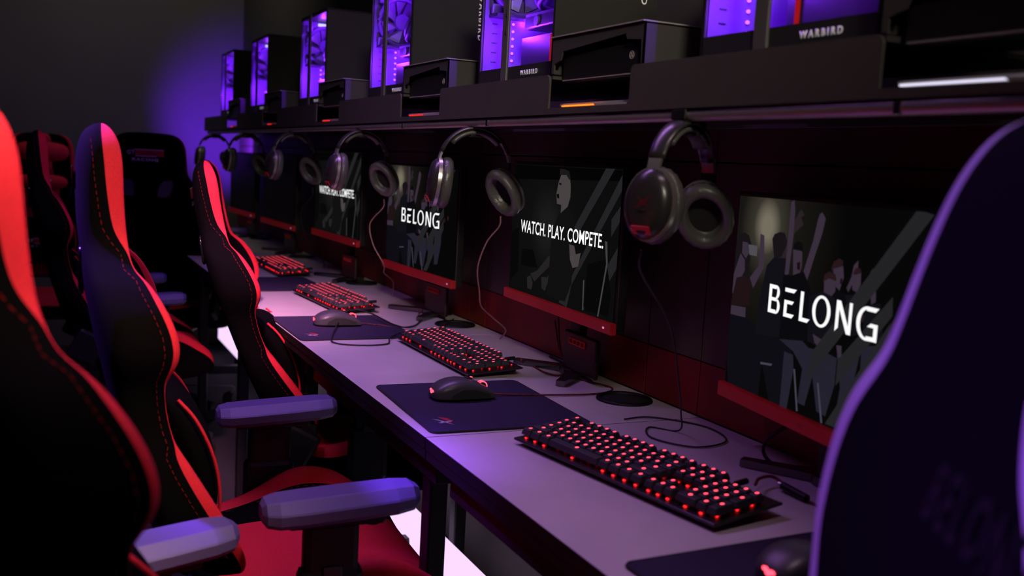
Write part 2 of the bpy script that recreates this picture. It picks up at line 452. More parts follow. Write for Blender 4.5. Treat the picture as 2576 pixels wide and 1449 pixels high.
# ---------------------------------------------------------------- computers
PH, PW, PD = .315, .22, .345        # height, depth in x, length in y
def case_text(txt, w, h): return text_bm(txt, w, h, .0006, bold=.03, spacing=1.5)
def make_pc(first=False):
    t = thing('computer_tower', 'x', 'computer', (.868, 0, ZT + .0012), 0, 'computers with violet lit windows on the shelf')
    y0, y1 = -PD / 2, PD / 2
    bm = bmesh.new()
    box(bm, (PW / 2, y0 + .002, PH / 2), (PW, .004, PH))           # near face
    box(bm, (PW / 2, y1 - .002, PH / 2), (PW, .004, PH))
    box(bm, (PW / 2, 0, PH - .003), (PW, PD, .006))
    box(bm, (PW / 2, 0, .003), (PW, PD, .006))
    box(bm, (PW - .002, 0, PH / 2), (.004, PD, PH))
    box(bm, (.002, 0, .016), (.004, PD, .032)); box(bm, (.002, 0, PH - .006), (.004, PD, .012))
    box(bm, (.002, y0 + .004, PH / 2), (.004, .008, PH)); box(bm, (.002, y1 - .004, PH / 2), (.004, .008, PH))
    obj('case_shell', bm, CASE, t)
    bm = bmesh.new(); box(bm, (-.002, .035, PH / 2 - .001), (.006, .028, PH), bev=.002)
    for z in (.10, .135): box(bm, (-.0055, .030, z), (.002, .007, .005), mi=1)
    box(bm, (-.0052, .030, .16), (.001, .002, .13), mi=1)
    obj('door_post', bm, [CASEBAR, CASE], t)
    for a, b in ((y0 + .01, .019), (.051, y1 - .01)):
        bm = bmesh.new(); box(bm, (.003, (a + b) / 2, (PH + .02) / 2), (.002, b - a, PH - .044)); obj('window_glass', bm, WINGLASS, t)
    bm = bmesh.new(); box(bm, (PW - .022, 0, PH / 2), (.004, PD - .012, PH - .016)); obj('back_plate', bm, CASEIN, t)
    bm = bmesh.new(); box(bm, (PW / 2, y1 - .006, PH / 2), (PW - .012, .003, PH - .014)); obj('end_plate', bm, CASEIN, t)
    bm = bmesh.new(); box(bm, (.09, y1 - .030, .150), (.15, .045, .006)); obj('drive_shelf', bm, CASEDK, t)
    bm = bmesh.new()
    box(bm, (PW / 2, -.07, .062), (PW - .06, .19, .06))
    obj('power_supply_cover', bm, CASEDK, t)
    mb = bmesh.new()
    box(mb, (PW - .03, -.05, .19), (.006, .17, .16)); box(mb, (PW - .04, -.10, .24), (.02, .05, .03), mi=1); box(mb, (PW - .04, -.03, .20), (.02, .04, .04), mi=1)
    for k in range(4): box(mb, (PW - .045, -.105 - k * .009, .19), (.03, .003, .11), mi=1)
    obj('motherboard', mb, [CASEDK, CASEIN], t)
    g = bmesh.new()
    box(g, (.115, -.045, .128), (.14, .19, .030), bev=.004); box(g, (.044, -.045, .140), (.003, .17, .004), mi=1)
    for y in (-.10, -.01): cyl(g, (.046, y, .126), (.041, y, .126), .010, n=14, mi=1)
    obj('graphics_card', g, [CASEDK, CASEIN], t)
    f = thing_part('cooling_fan', t, (.082, y1 - .024, .222)); f.rotation_euler = (0, 0, PI / 2)
    bm = bmesh.new()
    tube(bm, [(0, .066 * math.cos(a), .066 * math.sin(a)) for a in (2 * PI * k / 32 for k in range(32))], .006, 8, closed=True)
    for s in (-1, 1):
        for q in (-1, 1): box(bm, (0, .058 * s, .058 * q), (.012, .022, .022), bev=.004)
    obj('fan_frame', bm, CASEIN, f, smooth='auto')
    bm = bmesh.new(); cyl(bm, (-.012, 0, 0), (.008, 0, 0), .022, n=24); obj('hub', bm, CASEIN, f, smooth='auto')
    bm = bmesh.new()
    for k in range(7):
        a = 2 * PI * k / 7
        P = [(-.004, .02 * math.cos(a), .02 * math.sin(a)), (.004, .02 * math.cos(a + .5), .02 * math.sin(a + .5)), (.006, .06 * math.cos(a + .9), .06 * math.sin(a + .9)), (-.006, .06 * math.cos(a + .35), .06 * math.sin(a + .35))]
        prism(bm, P, (.0015, 0, 0))
    obj('fan_blades', bm, mat('fan_blade', (.14, .12, .18), .4), f)
    bm = bmesh.new()
    tube(bm, spline([(.12, .05, .155), (.06, .02, .165), (.035, -.03, .185), (.045, -.09, .235), (.07, -.12, .28)]), .0055, 8)
    tube(bm, spline([(.12, .02, .150), (.05, -.01, .155), (.030, -.07, .170), (.045, -.12, .215), (.07, -.145, .28)]), .0055, 8)
    obj('cooling_hose', bm, CASEIN, t, smooth=True)
    bm = bmesh.new()
    for k in range(8): ball(bm, (.072, y1 - .012, .030 + k * .0155), (.0035, .003, .003), 8)
    obj('violet_status_leds', bm, VLED, t)
    bm = bmesh.new()
    box(bm, (PW - .03, 0, PH - .011), (.008, PD - .06, .004))
    obj('led_strip', bm, VSTRIP, t)
    bm = bmesh.new(); box(bm, (.075, y1 - .012, .298), (.035, .006, .010), bev=.002); obj('bright_led', bm, PALE, t)
    bm = xform(case_text('WARBIRD', .075, .0095), (0, -1, 0), (0, 0, 1), (-1, 0, 0), (-.0005, -.075, .017)); obj('lettering', bm, LETTER, t)
    bm = xform(case_text('WARBIRD', .12, .013), (0, 0, -1), (1, 0, 0), (0, -1, 0), (PW - .03, y0 - .0005, .215)); obj('lettering', bm, LETTER, t)
    bm = bmesh.new()
    for k in range(6): box(bm, (.030, y1 - .0085, .035 + k * .02), (.012, .002, .0018))
    obj('cable_slots', bm, CASEDK, t)
    return t
def thing_part(name, parent, loc):
    bm = bmesh.new(); cyl(bm, (.004, 0, 0), (.010, 0, 0), .012, n=12)
    o = obj(name, bm, CASEIN, parent); o.location = loc; return o
pcs = [(1.04, 'computer nearest the camera, red tube and orange spark behind its glass'),
       (1.843, 'violet lit computer with sharp white lettering under its window'),
       (2.630, 'violet computer with a round fan filling its window, left of the sharply lettered one'),
       (3.465, 'violet computer whose whole top edge shows, third lit window from the left'),
       (4.378, 'small violet computer, second lit window from the left'),
       (5.165, 'farthest violet computer at the end of the shelf')]
p0 = make_pc()
plist = []
for i, (y, lab) in enumerate(pcs):
    p = p0 if i == 0 else copy_tree(p0)
    p.location = (.868, y, ZT + .0012); p['label'] = lab; plist.append(p)
# only the nearest and the lettered computer show a red coolant tube
for p, yy, rr in ((plist[0], .005, .004), (plist[1], -.105, .0028)):
    bm = bmesh.new(); tube(bm, [(.03, yy, .036), (.03, yy, .09 if rr < .004 else .29)], rr, 8); q = obj('coolant_tube', bm, REDTUBE, p, smooth=True)
bm = bmesh.new()
for a, b in (((.02, -.11, .080), (.0025, .010, .005)), ((.02, -.10, .083), (.003, .005, .007)), ((.02, -.12, .082), (.002, .004, .004))): ball(bm, a, b, 8)
obj('orange_led', bm, emit('orange_spark', (1, .25, .01), 4.0), plist[0])
for i, (y, lab) in enumerate(pcs):
    for dx, dy, dz_, en in ((.06, .10, .03, 3.2), (.06, -.10, .03, 2.8), (.10, .15, .17, 1.6), (.05, .09, .24, 1.8), (.010, .10, .20, 1.6), (.012, -.155, .17, .9), (.0062, .06, .21, 12)):
        lamp('case_light', 'POINT', (.868 + dx, y + dy, ZT + PH - dz_), en * .17, (.24, .022, 1.0), size=.003)
lamp('shelf_end_light', 'SPOT', (.97, 5.68, 1.16), 80, (.15, .016, 1.0), (1.08, 6.3, 1.34), .02, blend=.8, angle=math.radians(84))  # unseen spot added to spread violet spill over the far wall
# ---------------------------------------------------------------- racing chairs
# z, back x, start of the red strip, front x, half width, centre front x
BK = [
 (1.226, .083, .0895, .090, .075, .090), (1.218, .066, .086, .103, .112, .100), (1.200, .056, .085, .114, .135, .104),
 (1.172, .051, .088, .119, .146, .100), (1.145, .050, .090, .120, .150, .094), (1.105, .051, .095, .121, .152, .090), (1.070, .053, .101, .124, .153, .090),
 (1.050, .055, .113, .126, .158, .091), (1.034, .057, .1265, .128, .168, .092), (1.014, .058, .130, .132, .190, .094),
 (1.000, .060, .146, .148, .212, .096), (.984, .062, .153, .163, .230, .100), (.955, .067, .168, .180, .250, .106), (.925, .073, .180, .192, .258, .112),
 (.900, .078, .184, .196, .260, .116), (.878, .083, .181, .192, .252, .120), (.856, .088, .174, .180, .236, .124),
 (.842, .091, .1745, .175, .226, .127), (.810, .098, .177, .178, .216, .134), (.775, .107, .184, .185, .214, .142), (.752, .113, .192, .193, .218, .147),
 (.735, .118, .190, .205, .222, .151), (.700, .128, .206, .227, .230, .160), (.655, .142, .231, .254, .236, .172), (.610, .157, .258, .280, .236, .186),
 (.570, .172, .282, .300, .225, .198), (.535, .186, .298, .305, .20, .21), (.515, .20, .290, .291, .17, .22)]
def chair_ring(L):
    z, xb, xr, xf, w, xc = L
    xb, xr, xf, xc = [v - .42 for v in (xb, xr, xf, xc)]
    th = xf - xb
    h = [(xb, 0), (xb + .001, .35 * w), (xb + .004, .66 * w), (xb + .10 * th + .004, .90 * w), (xb + .32 * th, .995 * w),
         (min(xr, xf - .0006) - .002, w), (min(xr, xf - .0004), w), (xf - .12 * (xf - xr) - .0002, .985 * w), (xf, .94 * w), (xf - .004, .88 * w), (min(xf - .006, xc + .012), .78 * w), (xc, .70 * w), (xc - .001, .42 * w), (xc - .001, .38 * w), (xc, 0)]
    pts = [(x, y, z) for x, y in h] + [(x, -y, z) for x, y in reversed(h[1:-1])]
    return pts
def chair_mi(i, j):
    n = 28
    if j < 0: return 0
    if j >= 14: j = n - 1 - j
    return 1 if (j in (6, 7) or j in (8,) or j == 13) else 0
def make_chair():
    t = thing('gaming_chair', 'x', 'chair', (0, 0, 0), 0, 'racing style gaming chairs')
    bm = bmesh.new()
    loft(bm, [chair_ring(L) for L in BK], mi=chair_mi)
    bk = obj('backrest', bm, [FABRIC, RED], t, smooth=True, sub=2)
    for s in (-1, 1):
        bm = bmesh.new()
        P = [(L[2] - .42 - .011, s * (L[4] + .0006), L[0]) for L in BK[2:-2]]
        for k in range(len(P) - 1):
            a, b = Vector(P[k]), Vector(P[k + 1]); n = max(2, int((b - a).length / .009))
            for q in range(n): tube(bm, [a.lerp(b, q / n), a.lerp(b, (q + .6) / n)], .0006, 4)
        obj('stitching', bm, THREAD, bk)
    # moulded neck openings; violet-grey plates paint in light from behind
    for s in (-1, 1):
        ring = []
        for a in [2 * PI * k / 24 for k in range(24)]:
            yy, zz = .028 * math.copysign(abs(math.cos(a)) ** .7, math.cos(a)), .036 * math.copysign(abs(math.sin(a)) ** .7, math.sin(a))
            ring.append((-.359, s * .078 + yy + s * zz * .25, 1.0 + zz))
        bm = bmesh.new(); tube(bm, ring, .004, 8, closed=True)
        h = obj('harness_ring', bm, GLOSSBLK, bk, smooth=True)
        bm = bmesh.new(); prism(bm, [(p[0] - .003, p[1], p[2]) for p in ring], (.003, 0, 0)); obj('harness_cover', bm, mat('harness_plastic', (.05, .045, .08), .25), h)
    logo(bk, (-.3722, 0, 1.135), (0, -1, 0), (0, 0, 1), (-1, 0, 0), .15)
    # seat: rear to front stations, x, bolster height, centre height, half width
    ST = [(-0.155, 0.5, 0.47, 0.215, 0.4), (-0.12, 0.5, 0.474, 0.25, 0.385), (-0.06, 0.508, 0.478, 0.265, 0.375), (0.0, 0.543, 0.478, 0.27, 0.37), (0.039, 0.561, 0.478, 0.272, 0.37), (0.086, 0.561, 0.479, 0.272, 0.37), (0.133, 0.545, 0.48, 0.268, 0.372), (0.172, 0.515, 0.478, 0.262, 0.375), (0.211, 0.488, 0.468, 0.255, 0.385), (0.234, 0.462, 0.45, 0.25, 0.395), (0.243, 0.43, 0.43, 0.24, 0.41)]
    def sring(S):
        x, hb, hc, w, zb = S
        h = [(0, hc), (.5 * w, hc - .001), (.66 * w, hc), (.70 * w, hc + .002), (.825 * w, hc + .70 * (hb - hc)), (.86 * w, hb), (.95 * w, hb - .002), (w, hb - .022), (w * 1.0, (hb + zb) / 2 - .015), (.97 * w, zb + .01), (.88 * w, zb), (0, zb)]
        return [(x, y, z) for y, z in h] + [(x, -y, z) for y, z in reversed(h[1:-1])]
    def smi(i, j):
        if j < 0: return 0
        if j >= 11: j = 21 - j
        return 1 if j in (0, 1, 4, 5, 6) else 0
    bm = bmesh.new(); loft(bm, [sring(S) for S in ST], mi=smi)
    seat = obj('seat_cushion', bm, [FABRIC, RED], t, smooth=True, sub=2)
    for s in (-1, 1):
        bm = bmesh.new()
        P = spline([(S[0], s * (.792 * S[3]), S[2] + .57 * (S[1] - S[2]) + .001) for S in ST[1:-1]], 6)
        for a, b in zip(P[::2], P[1::2]): tube(bm, [a, b], .0007, 4)
        obj('stitching', bm, THREAD, seat)
    # lumbar pillow
    LP = lambda w, x0, x1, z: [(x0, -w, z), (x1 - .01, -w * .98, z), (x1, -w * .7, z), (x1 + .006, 0, z), (x1, w * .7, z), (x1 - .01, w * .98, z), (x0, w, z), (x0 - .008, 0, z)]
    bm = bmesh.new()
    Z = [.58, .59, .62, .67, .72, .77, .80, .81]; W_ = [.105, .125, .143, .150, .150, .143, .128, .105]
    X1 = [-.175, -.158, -.148, -.150, -.162, -.186, -.212, -.235]
    loft(bm, [LP(w_, x1 - .035 - (.02 if 1 < k < 6 else 0), x1, z) for k, (z, w_, x1) in enumerate(zip(Z, W_, X1))])
    lp = obj('lumbar_pillow', bm, FABRIC, t, smooth=True, sub=2)
    for s in (-1, 1):
        bm = bmesh.new(); tube(bm, spline([(x1 - .006, s * w_ * .985, z) for z, w_, x1 in zip(Z, W_, X1)][1:-1], 4), .0028, 6)
        obj('piping', bm, RED, lp, smooth=True)
    logo(lp, (-.150, 0, .690), (0, 1, 0), (.0, 0, 1), (1, 0, 0), .15)
    # armrests
    for s in (-1, 1):
        Y = .285 * s
        bm = bmesh.new()
        secs = []
        for x, w_, h_ in [(-.112, .018, .010), (-.106, .034, .016), (-.088, .044, .0185), (-.05, .047, .019), (.03, .046, .019), (.09, .043, .019), (.118, .036, .017), (.130, .020, .011)]:
            zc = .669 + .05 * x
            secs.append([(x, Y + a * w_, zc + b * h_) for a, b in [(-.60, 1.0), (-.54, 1.06), (.54, 1.06), (.60, 1.0), (.95, .30), (1, .15), (1, -.6), (.85, -1), (-.85, -1), (-1, -.6), (-1, .15), (-.95, .30)]])
        loft(bm, secs)
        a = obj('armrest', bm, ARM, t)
        bm = bmesh.new(); box(bm, (-.0, Y, .648), (.15, .06, .018), bev=.006); cyl(bm, (.06, Y, .632), (.06, Y, .645), .012, n=12)
        obj('slide_plate', bm, PLASTIC, a)
        bm = bmesh.new(); box(bm, (-.005, Y, .585), (.085, .034, .12), bev=.01); box(bm, (-.005, Y, .50), (.10, .04, .14), bev=.012)
        obj('armrest_post', bm, PLASTIC, a)
        bm = bmesh.new(); box(bm, (-.005, Y + s * .020, .565), (.03, .006, .018), bev=.002); obj('height_button', bm, mat('button_grey', (.016, .016, .015), .5), a)
        bm = bmesh.new(); box(bm, (-.005, .235 * s, .415), (.07, .12, .016), bev=.004); box(bm, (-.005, Y, .43), (.08, .03, .03), bev=.005); obj('armrest_bracket', bm, STEEL, a)
        bm = bmesh.new(); box(bm, (-.185, .242 * s, .50), (.10, .024, .11), rot=(0, .5, 0), bev=.012); obj('hinge_cover', bm, PLASTIC, t)
    bm = bmesh.new(); box(bm, (.0, 0, .365), (.26, .2, .03), bev=.008); cyl(bm, (.02, .10, .36), (.02, .27, .375), .006, n=8); obj('tilt_mechanism', bm, STEEL, t)
    bm = bmesh.new(); cyl(bm, (0, 0, .10), (0, 0, .22), .028, n=20); cyl(bm, (0, 0, .22), (0, 0, .355), .014, n=16); obj('gas_lift', bm, STEEL, t, smooth='auto')
    bm = bmesh.new(); cyl(bm, (0, 0, .075), (0, 0, .115), .045, n=20)
    for k in range(5):
        a = 2 * PI * k / 5 + .3; c, s_ = math.cos(a), math.sin(a)
        secs = []
        for r, w_, z0, z1 in ((.03, .028, .072, .112), (.16, .024, .070, .10), (.29, .018, .066, .086), (.30, .012, .068, .082)):
            secs.append([(c * r - s_ * y, s_ * r + c * y, z) for y, z in ((-w_, z0), (w_, z0), (w_ * .7, z1), (-w_ * .7, z1))])
        loft(bm, secs)
    base = obj('star_base', bm, PLASTIC, t)
    for k in range(5):
        a = 2 * PI * k / 5 + .3; c, s_ = math.cos(a) * .28, math.sin(a) * .28
        bm = bmesh.new(); ax = Vector((-math.sin(a + .7), math.cos(a + .7), 0))
        for q in (-1, 1): cyl(bm, Vector((c, s_, .028)) + ax * (.008 * q), Vector((c, s_, .028)) + ax * (.024 * q), .0275, n=18)
        box(bm, (c, s_, .052), (.02, .02, .03), bev=.004)
        obj('caster', bm, RUBBER, t, smooth='auto')
    return t

def logo(parent, o, ex, ey, ez, wd):
    """white framed red tag with a word beneath"""
    o = Vector(o); ex, ey, ez = Vector(ex), Vector(ey), Vector(ez)
    bm = bmesh.new()
    def q(a, b, c, d, off, mi): poly(bm, [o + ex * x + ey * y + ez * off for x, y in ((a, b), (c, b), (c, d), (a, d))], mi)
    q(-wd / 2 + .035, -.004, wd / 2, .020, .0008, 1)
    for a, b, c, d in ((-wd / 2 + .03, .020, wd / 2, .0225), (-wd / 2 + .034, -.0065, wd / 2 - .03, -.004)): q(a, b, c, d, .0010, 0)
    for g, txt, w_, h_, cx_, cy_ in ((0, 'GT', .030, .017, -wd / 2 + .017, .009), (1, 'OMEGA', .075, .011, .022, .008), (0, 'RACING', .105, .0115, 0, -.019)):
        tb = text_bm(txt, w_, h_, 0, bold=.02, spacing=1.2 if g < 1 else 1.0)
        xform(tb, ex, ey, ez, o + ex * cx_ + ey * cy_ + ez * .0016)
        me = bpy.data.meshes.new('t'); tb.to_mesh(me); tb.free()
        n0 = len(bm.faces); bm.from_mesh(me); bpy.data.meshes.remove(me); bm.faces.ensure_lookup_table()
        for f in bm.faces[n0:]: f.material_index = 2 if g else 0
    return obj('logo', bm, [PATCH_W, PATCH_R, mat('dark_thread', (.12, .02, .03), .7)], parent, fix=False)

ch = make_chair()
def place(label, x, y, rz=0, dz=0, tilt=0, slide=0, first=False):
    c = ch if first else copy_tree(ch)
    c.location = (x, y, 0); c.rotation_euler = (0, 0, rz); c['label'] = label
    for k in c.children:
        if dz and not k.name.startswith(('star', 'caster')): k.location.z += dz
        if tilt and k.name.startswith(('backrest', 'lumbar')):      # reclined about the hinge
            R = Matrix.Rotation(-tilt, 3, 'Y'); P = Vector((-.22, 0, .5))
            k.rotation_euler = (0, -tilt, 0); k.location = k.location + P - R @ P
        if slide and k.name.startswith('armrest'): k.location.x += slide; k.location.z -= .038
    return c
cB = place('black and red racing chair in profile, its whole red seat showing', .427, 1.715, -.046, first=True)
cA = place('nearest black and red racing chair, its huge wing filling the bottom left corner', .276, 1.124, .199, .011, .027, -.088)
cC = place('pink lit black chair pushed up to the desk, in front of the dark monitors', .816, 2.621, -.19, -.041, .125)
cD = place('black chair seen from behind with a logo tag and two neck openings', .56, 4.66, math.radians(66), .02)
cE = place('far red chair facing the room, with head pillow and logo cushion', .045, 5.25, math.radians(-88), 0)
cF = place('small distant chair in profile between the corner chair and the red seated one', .345, 3.86, 0, 0)
cG = place('dark chair back in the right foreground, its edge lit violet, covering the monitor', .661, .320, -.513, .022, -.303)

# the foreground chair is plain, no tag; sides paled to paint in rim light
gb = [k for k in cG.children if k.name.startswith('backrest')][0]
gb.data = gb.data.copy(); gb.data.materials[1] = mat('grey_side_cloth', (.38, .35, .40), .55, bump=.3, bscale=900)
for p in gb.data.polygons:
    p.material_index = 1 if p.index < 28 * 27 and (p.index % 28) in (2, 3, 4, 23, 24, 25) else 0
for k in list(gb.children):
    if k.name.startswith(('logo', 'harness', 'stitching')):
        for q in list(k.children): bpy.data.objects.remove(q)
        bpy.data.objects.remove(k)
for c in (cA, cB, cC, cD, cF, cG):       # only the far red chair shows a tag on its cushion
    for k in c.children:
        if k.name.startswith('lumbar'):
            for q in list(k.children):
                if q.name.startswith('logo'): bpy.data.objects.remove(q)
# head pillow on the far red chair
bm = bmesh.new()
for zc, hh, ww, xx in ((1.135, .052, .125, .165), (.985, .040, .118, .165)):
    sec = []
    for k in range(9):
        a = -PI / 2 + PI * k / 8; r = math.cos(a) ** .5 if abs(a) < 1.5 else .15
        sec.append([(-.42 + xx + .035 * r * math.cos(b), ww * math.sin(a), zc + hh * r * math.sin(b)) for b in (2 * PI * q / 12 for q in range(12))])
    loft(bm, sec)
hp = obj('head_pillow', bm, RED, cE, smooth=True, sub=1)
bm = bmesh.new()
for s in (-1, 1):
    poly(bm, [(-.42 + .2015, s * .005, .962), (-.42 + .2015, s * .030, .975), (-.42 + .199, s * .042, 1.0), (-.42 + .2015, s * .020, .990), (-.42 + .2015, s * .012, .98)])
    poly(bm, [(-.42 + .2015, s * .002, 1.115), (-.42 + .2015, s * .012, 1.13), (-.42 + .2015, s * .006, 1.15), (-.42 + .2015, s * .002, 1.14)])
obj('wing_mark', bm, PATCH_W, hp, fix=False)
# lettering on the back of the foreground chair
bm = xform(text_bm('BELONG', .125, .034, 0, bold=.02, spacing=1.2), (0, -1, 0), (0, 0, 1), (-1, 0, 0), (-.3600, -.105, .985))
obj('back_lettering', bm, mat('dull_print', (.0055, .005, .004), .9, spec=.1), [k for k in cG.children if k.name.startswith('backrest')][0], fix=False)

# ---------------------------------------------------------------- mousepads
bm = bmesh.new()
def rrect(x0, y0, x1, y1, r, z, n=5):
    out = []
    for cx_, cy_, a0 in ((x1 - r, y1 - r, 0), (x0 + r, y1 - r, PI / 2), (x0 + r, y0 + r, PI), (x1 - r, y0 + r, 1.5 * PI)):
        out += [(cx_ + r * math.cos(a0 + PI / 2 * k / n), cy_ + r * math.sin(a0 + PI / 2 * k / n), z) for k in range(n + 1)]
    return out
def make_pad():
    t = thing('mousepad', 'x', 'mousepad', (0, 0, 0), 0, 'black cloth mousepads')
    bm = bmesh.new()
    prism(bm, rrect(-.148, -.173, .148, .173, .012, .0005), (0, 0, .0032)); obj('cloth', bm, PAD, t)
    bm = bmesh.new(); tube(bm, rrect(-.150, -.175, .150, .175, .013, .0022), .0021, 6, closed=True); obj('stitched_edge', bm, PADEDGE, t)
    bm = bmesh.new(); z = .0040
    o = Vector((-.112, -.118, z))
    for pts, mi in (([(.002, .034), (.016, .024), (.020, .004), (.012, -.008), (.012, .004), (.006, .018)], 0),
                    ([(-.012, .022), (-.002, .006), (.004, -.006), (.014, -.022), (.006, -.002), (-.002, .012)], 1),
                    ([(-.008, -.010), (.000, -.006), (.012, -.002), (.022, .006), (.010, .002), (-.002, -.002)], 1),
                    ([(-.010, -.004), (.0, .002), (.01, -.006), (-.002, -.004)], 1)):
        poly(bm, [o + Vector((a, b, mi * .0003)) for a, b in pts], mi)
    obj('wing_logo', bm, [mat('pad_red', (.35, .01, .02), .7), mat('pad_white', (.45, .40, .5), .7)], t, fix=False)
    return t
bm.free()
pad = make_pad()
PADS = [(.752, 1.668, -.04, 'mousepad under the sharp mouse, red and white wing logo in its corner'),
        (.765, .755, .03, 'nearest mousepad at the bottom edge, cut off by the dark chair'),
        (.732, 2.525, .0, 'mousepad crossed by a looped black mouse cable'),
        (.740, 3.40, .02, 'distant mousepad peeking out right of the third chair')]
for i, (x, y, r, lab) in enumerate(PADS):
    p = pad if i == 0 else copy_tree(pad)
    p.location = (x, y, DZ); p.rotation_euler = (0, 0, r); p['label'] = lab

# ---------------------------------------------------------------- mice
def make_mouse():
    t = thing('gaming_mouse', 'x', 'mouse', (0, 0, 0), 0, 'computer mice with red lights')
    S = [(-.063, .012, .004, .014), (-.060, .022, .003, .022), (-.050, .030, .001, .031), (-.030, .035, .001, .040), (-.005, .034, .001, .0415), (.020, .031, .001, .036), (.042, .030, .001, .026), (.057, .029, .002, .016), (.062, .026, .003, .011)]
    def rg(x, w_, z0, z1):
        return [(x, w_ * a, z0 + (z1 - z0) * b) for a, b in ((-.9, 0), (.9, 0), (.97, .12), (.93, .45), (.95, .62), (.80, .86), (.45, .98), (0, 1), (-.45, .98), (-.80, .86), (-.95, .62), (-.93, .45), (-.97, .12))]
    bm = bmesh.new(); loft(bm, [rg(*s) for s in S]); obj('shell', bm, MOUSEM, t, smooth=True, sub=2)
    for s in (-1, 1):
        bm = bmesh.new()
        prism(bm, [(x, s * .0325, z) for x, z in ((-.035, .005), (.048, .005), (.044, .014), (.015, .023), (-.012, .024), (-.030, .014))], (0, s * .0022, 0))
        obj('side_grip', bm, MOUSEG, t)
    bm = bmesh.new(); cyl(bm, (.040, -.0045, .0205), (.040, .0045, .0205), .0100, n=20); w_ = obj('scroll_wheel', bm, MOUSEG, t, smooth='auto')
    bm = bmesh.new()
    for s in (-1, 1): tube(bm, [(.040 + .0098 * math.cos(a), s * .0040, .0212 + .0098 * math.sin(a)) for a in (2 * PI * k / 20 for k in range(20))], .0012, 6, closed=True)
    obj('wheel_light', bm, KGLOW, w_)
    bm = bmesh.new(); box(bm, (.012, 0, .0385), (.014, .007, .004), rot=(0, .18, 0), bev=.0015); obj('speed_button', bm, MOUSEG, t)
    bm = bmesh.new(); box(bm, (.018, 0, .0400), (.004, .005, .001), rot=(0, .22, 0)); obj('speed_light', bm, KGLOW, t)
    bm = bmesh.new()
    for a, b, c in ((-.0620, -.006, .017), (-.0615, .004, .018), (-.062, -.001, .0145)): ball(bm, (a, b, c), (.002, .005, .0028), 8)
    obj('palm_light', bm, KGLOW, t)
    return t
mo = make_mouse()
MICE = [(.7365, 1.712, -.02, 'sharp grey mouse with red wheel and heel lights on the logo mousepad'),
        (.792, .826, .12, 'blurred violet mouse at the bottom edge beside the dark chair'),
        (.7245, 2.545, -.05, 'mouse half encircled by a loose black cable on the farther mousepad')]
for i, (x, y, r, lab) in enumerate(MICE):
    q = mo if i == 0 else copy_tree(mo)
    q.location = (x, y, DZ + .0042); q.rotation_euler = (0, 0, r); q['label'] = lab

# ---------------------------------------------------------------- keyboards
U = .01905
ROWS = []      # (row, start in units, width in units)
def row(r, *spans):
    for x, ws in spans:
        for w_ in ws: ROWS.append((r, x, w_)); x += w_
row(0, (0, [1]), (2, [1] * 4), (6.5, [1] * 4), (11, [1] * 4), (15.25, [1] * 3))
row(1, (0, [1] * 13 + [2]), (15.25, [1] * 3), (18.5, [1] * 4))
row(2, (0, [1.5] + [1] * 12 + [1.5]), (15.25, [1] * 3), (18.5, [1] * 3))
row(3, (0, [1.75] + [1] * 11 + [2.25]), (18.5, [1] * 3))
row(4, (0, [2.25] + [1] * 10 + [2.75]), (16.25, [1]), (18.5, [1] * 3))
row(5, (0, [1.25] * 3 + [6.25] + [1.25] * 4), (15.25, [1] * 3), (18.5, [2, 1]))
KEYMESH = {}
def key_mesh(w_, tall=1):
    k = (w_, tall)
    if k in KEYMESH: return KEYMESH[k]
    bm = bmesh.new(); sx = w_ * U - .0012; sy = U * tall - .0012 + (0)
    secs = []
    for ins, z in ((0, 0), (.0003, .003), (.0022, .0088), (.0030, .0095)):
        a, b = sx / 2 - ins, sy / 2 - ins; yo = .0006 * (z > .005); r = .0016
        secs.append([(x, y + yo, z) for x, y in ((-a + r, -b), (a - r, -b), (a, -b + r), (a, b - r), (a - r, b), (-a + r, b), (-a, b - r), (-a, -b + r))])
    loft(bm, secs)
    for f in bm.faces: f.material_index = 0
    g = .0026 if w_ < 2 else .0030
    pts = [(g * math.cos(a), .0026 + .0034 * math.sin(a), .0097) for a in (2 * PI * q / 8 + .2 for q in range(8))]
    poly(bm, pts, 1)
    bmesh.ops.recalc_face_normals(bm, faces=bm.faces)
    me = bpy.data.meshes.new('key'); bm.to_mesh(me); bm.free(); me.materials.append(KEYCAP); me.materials.append(KGLOW)
    KEYMESH[k] = me; return me
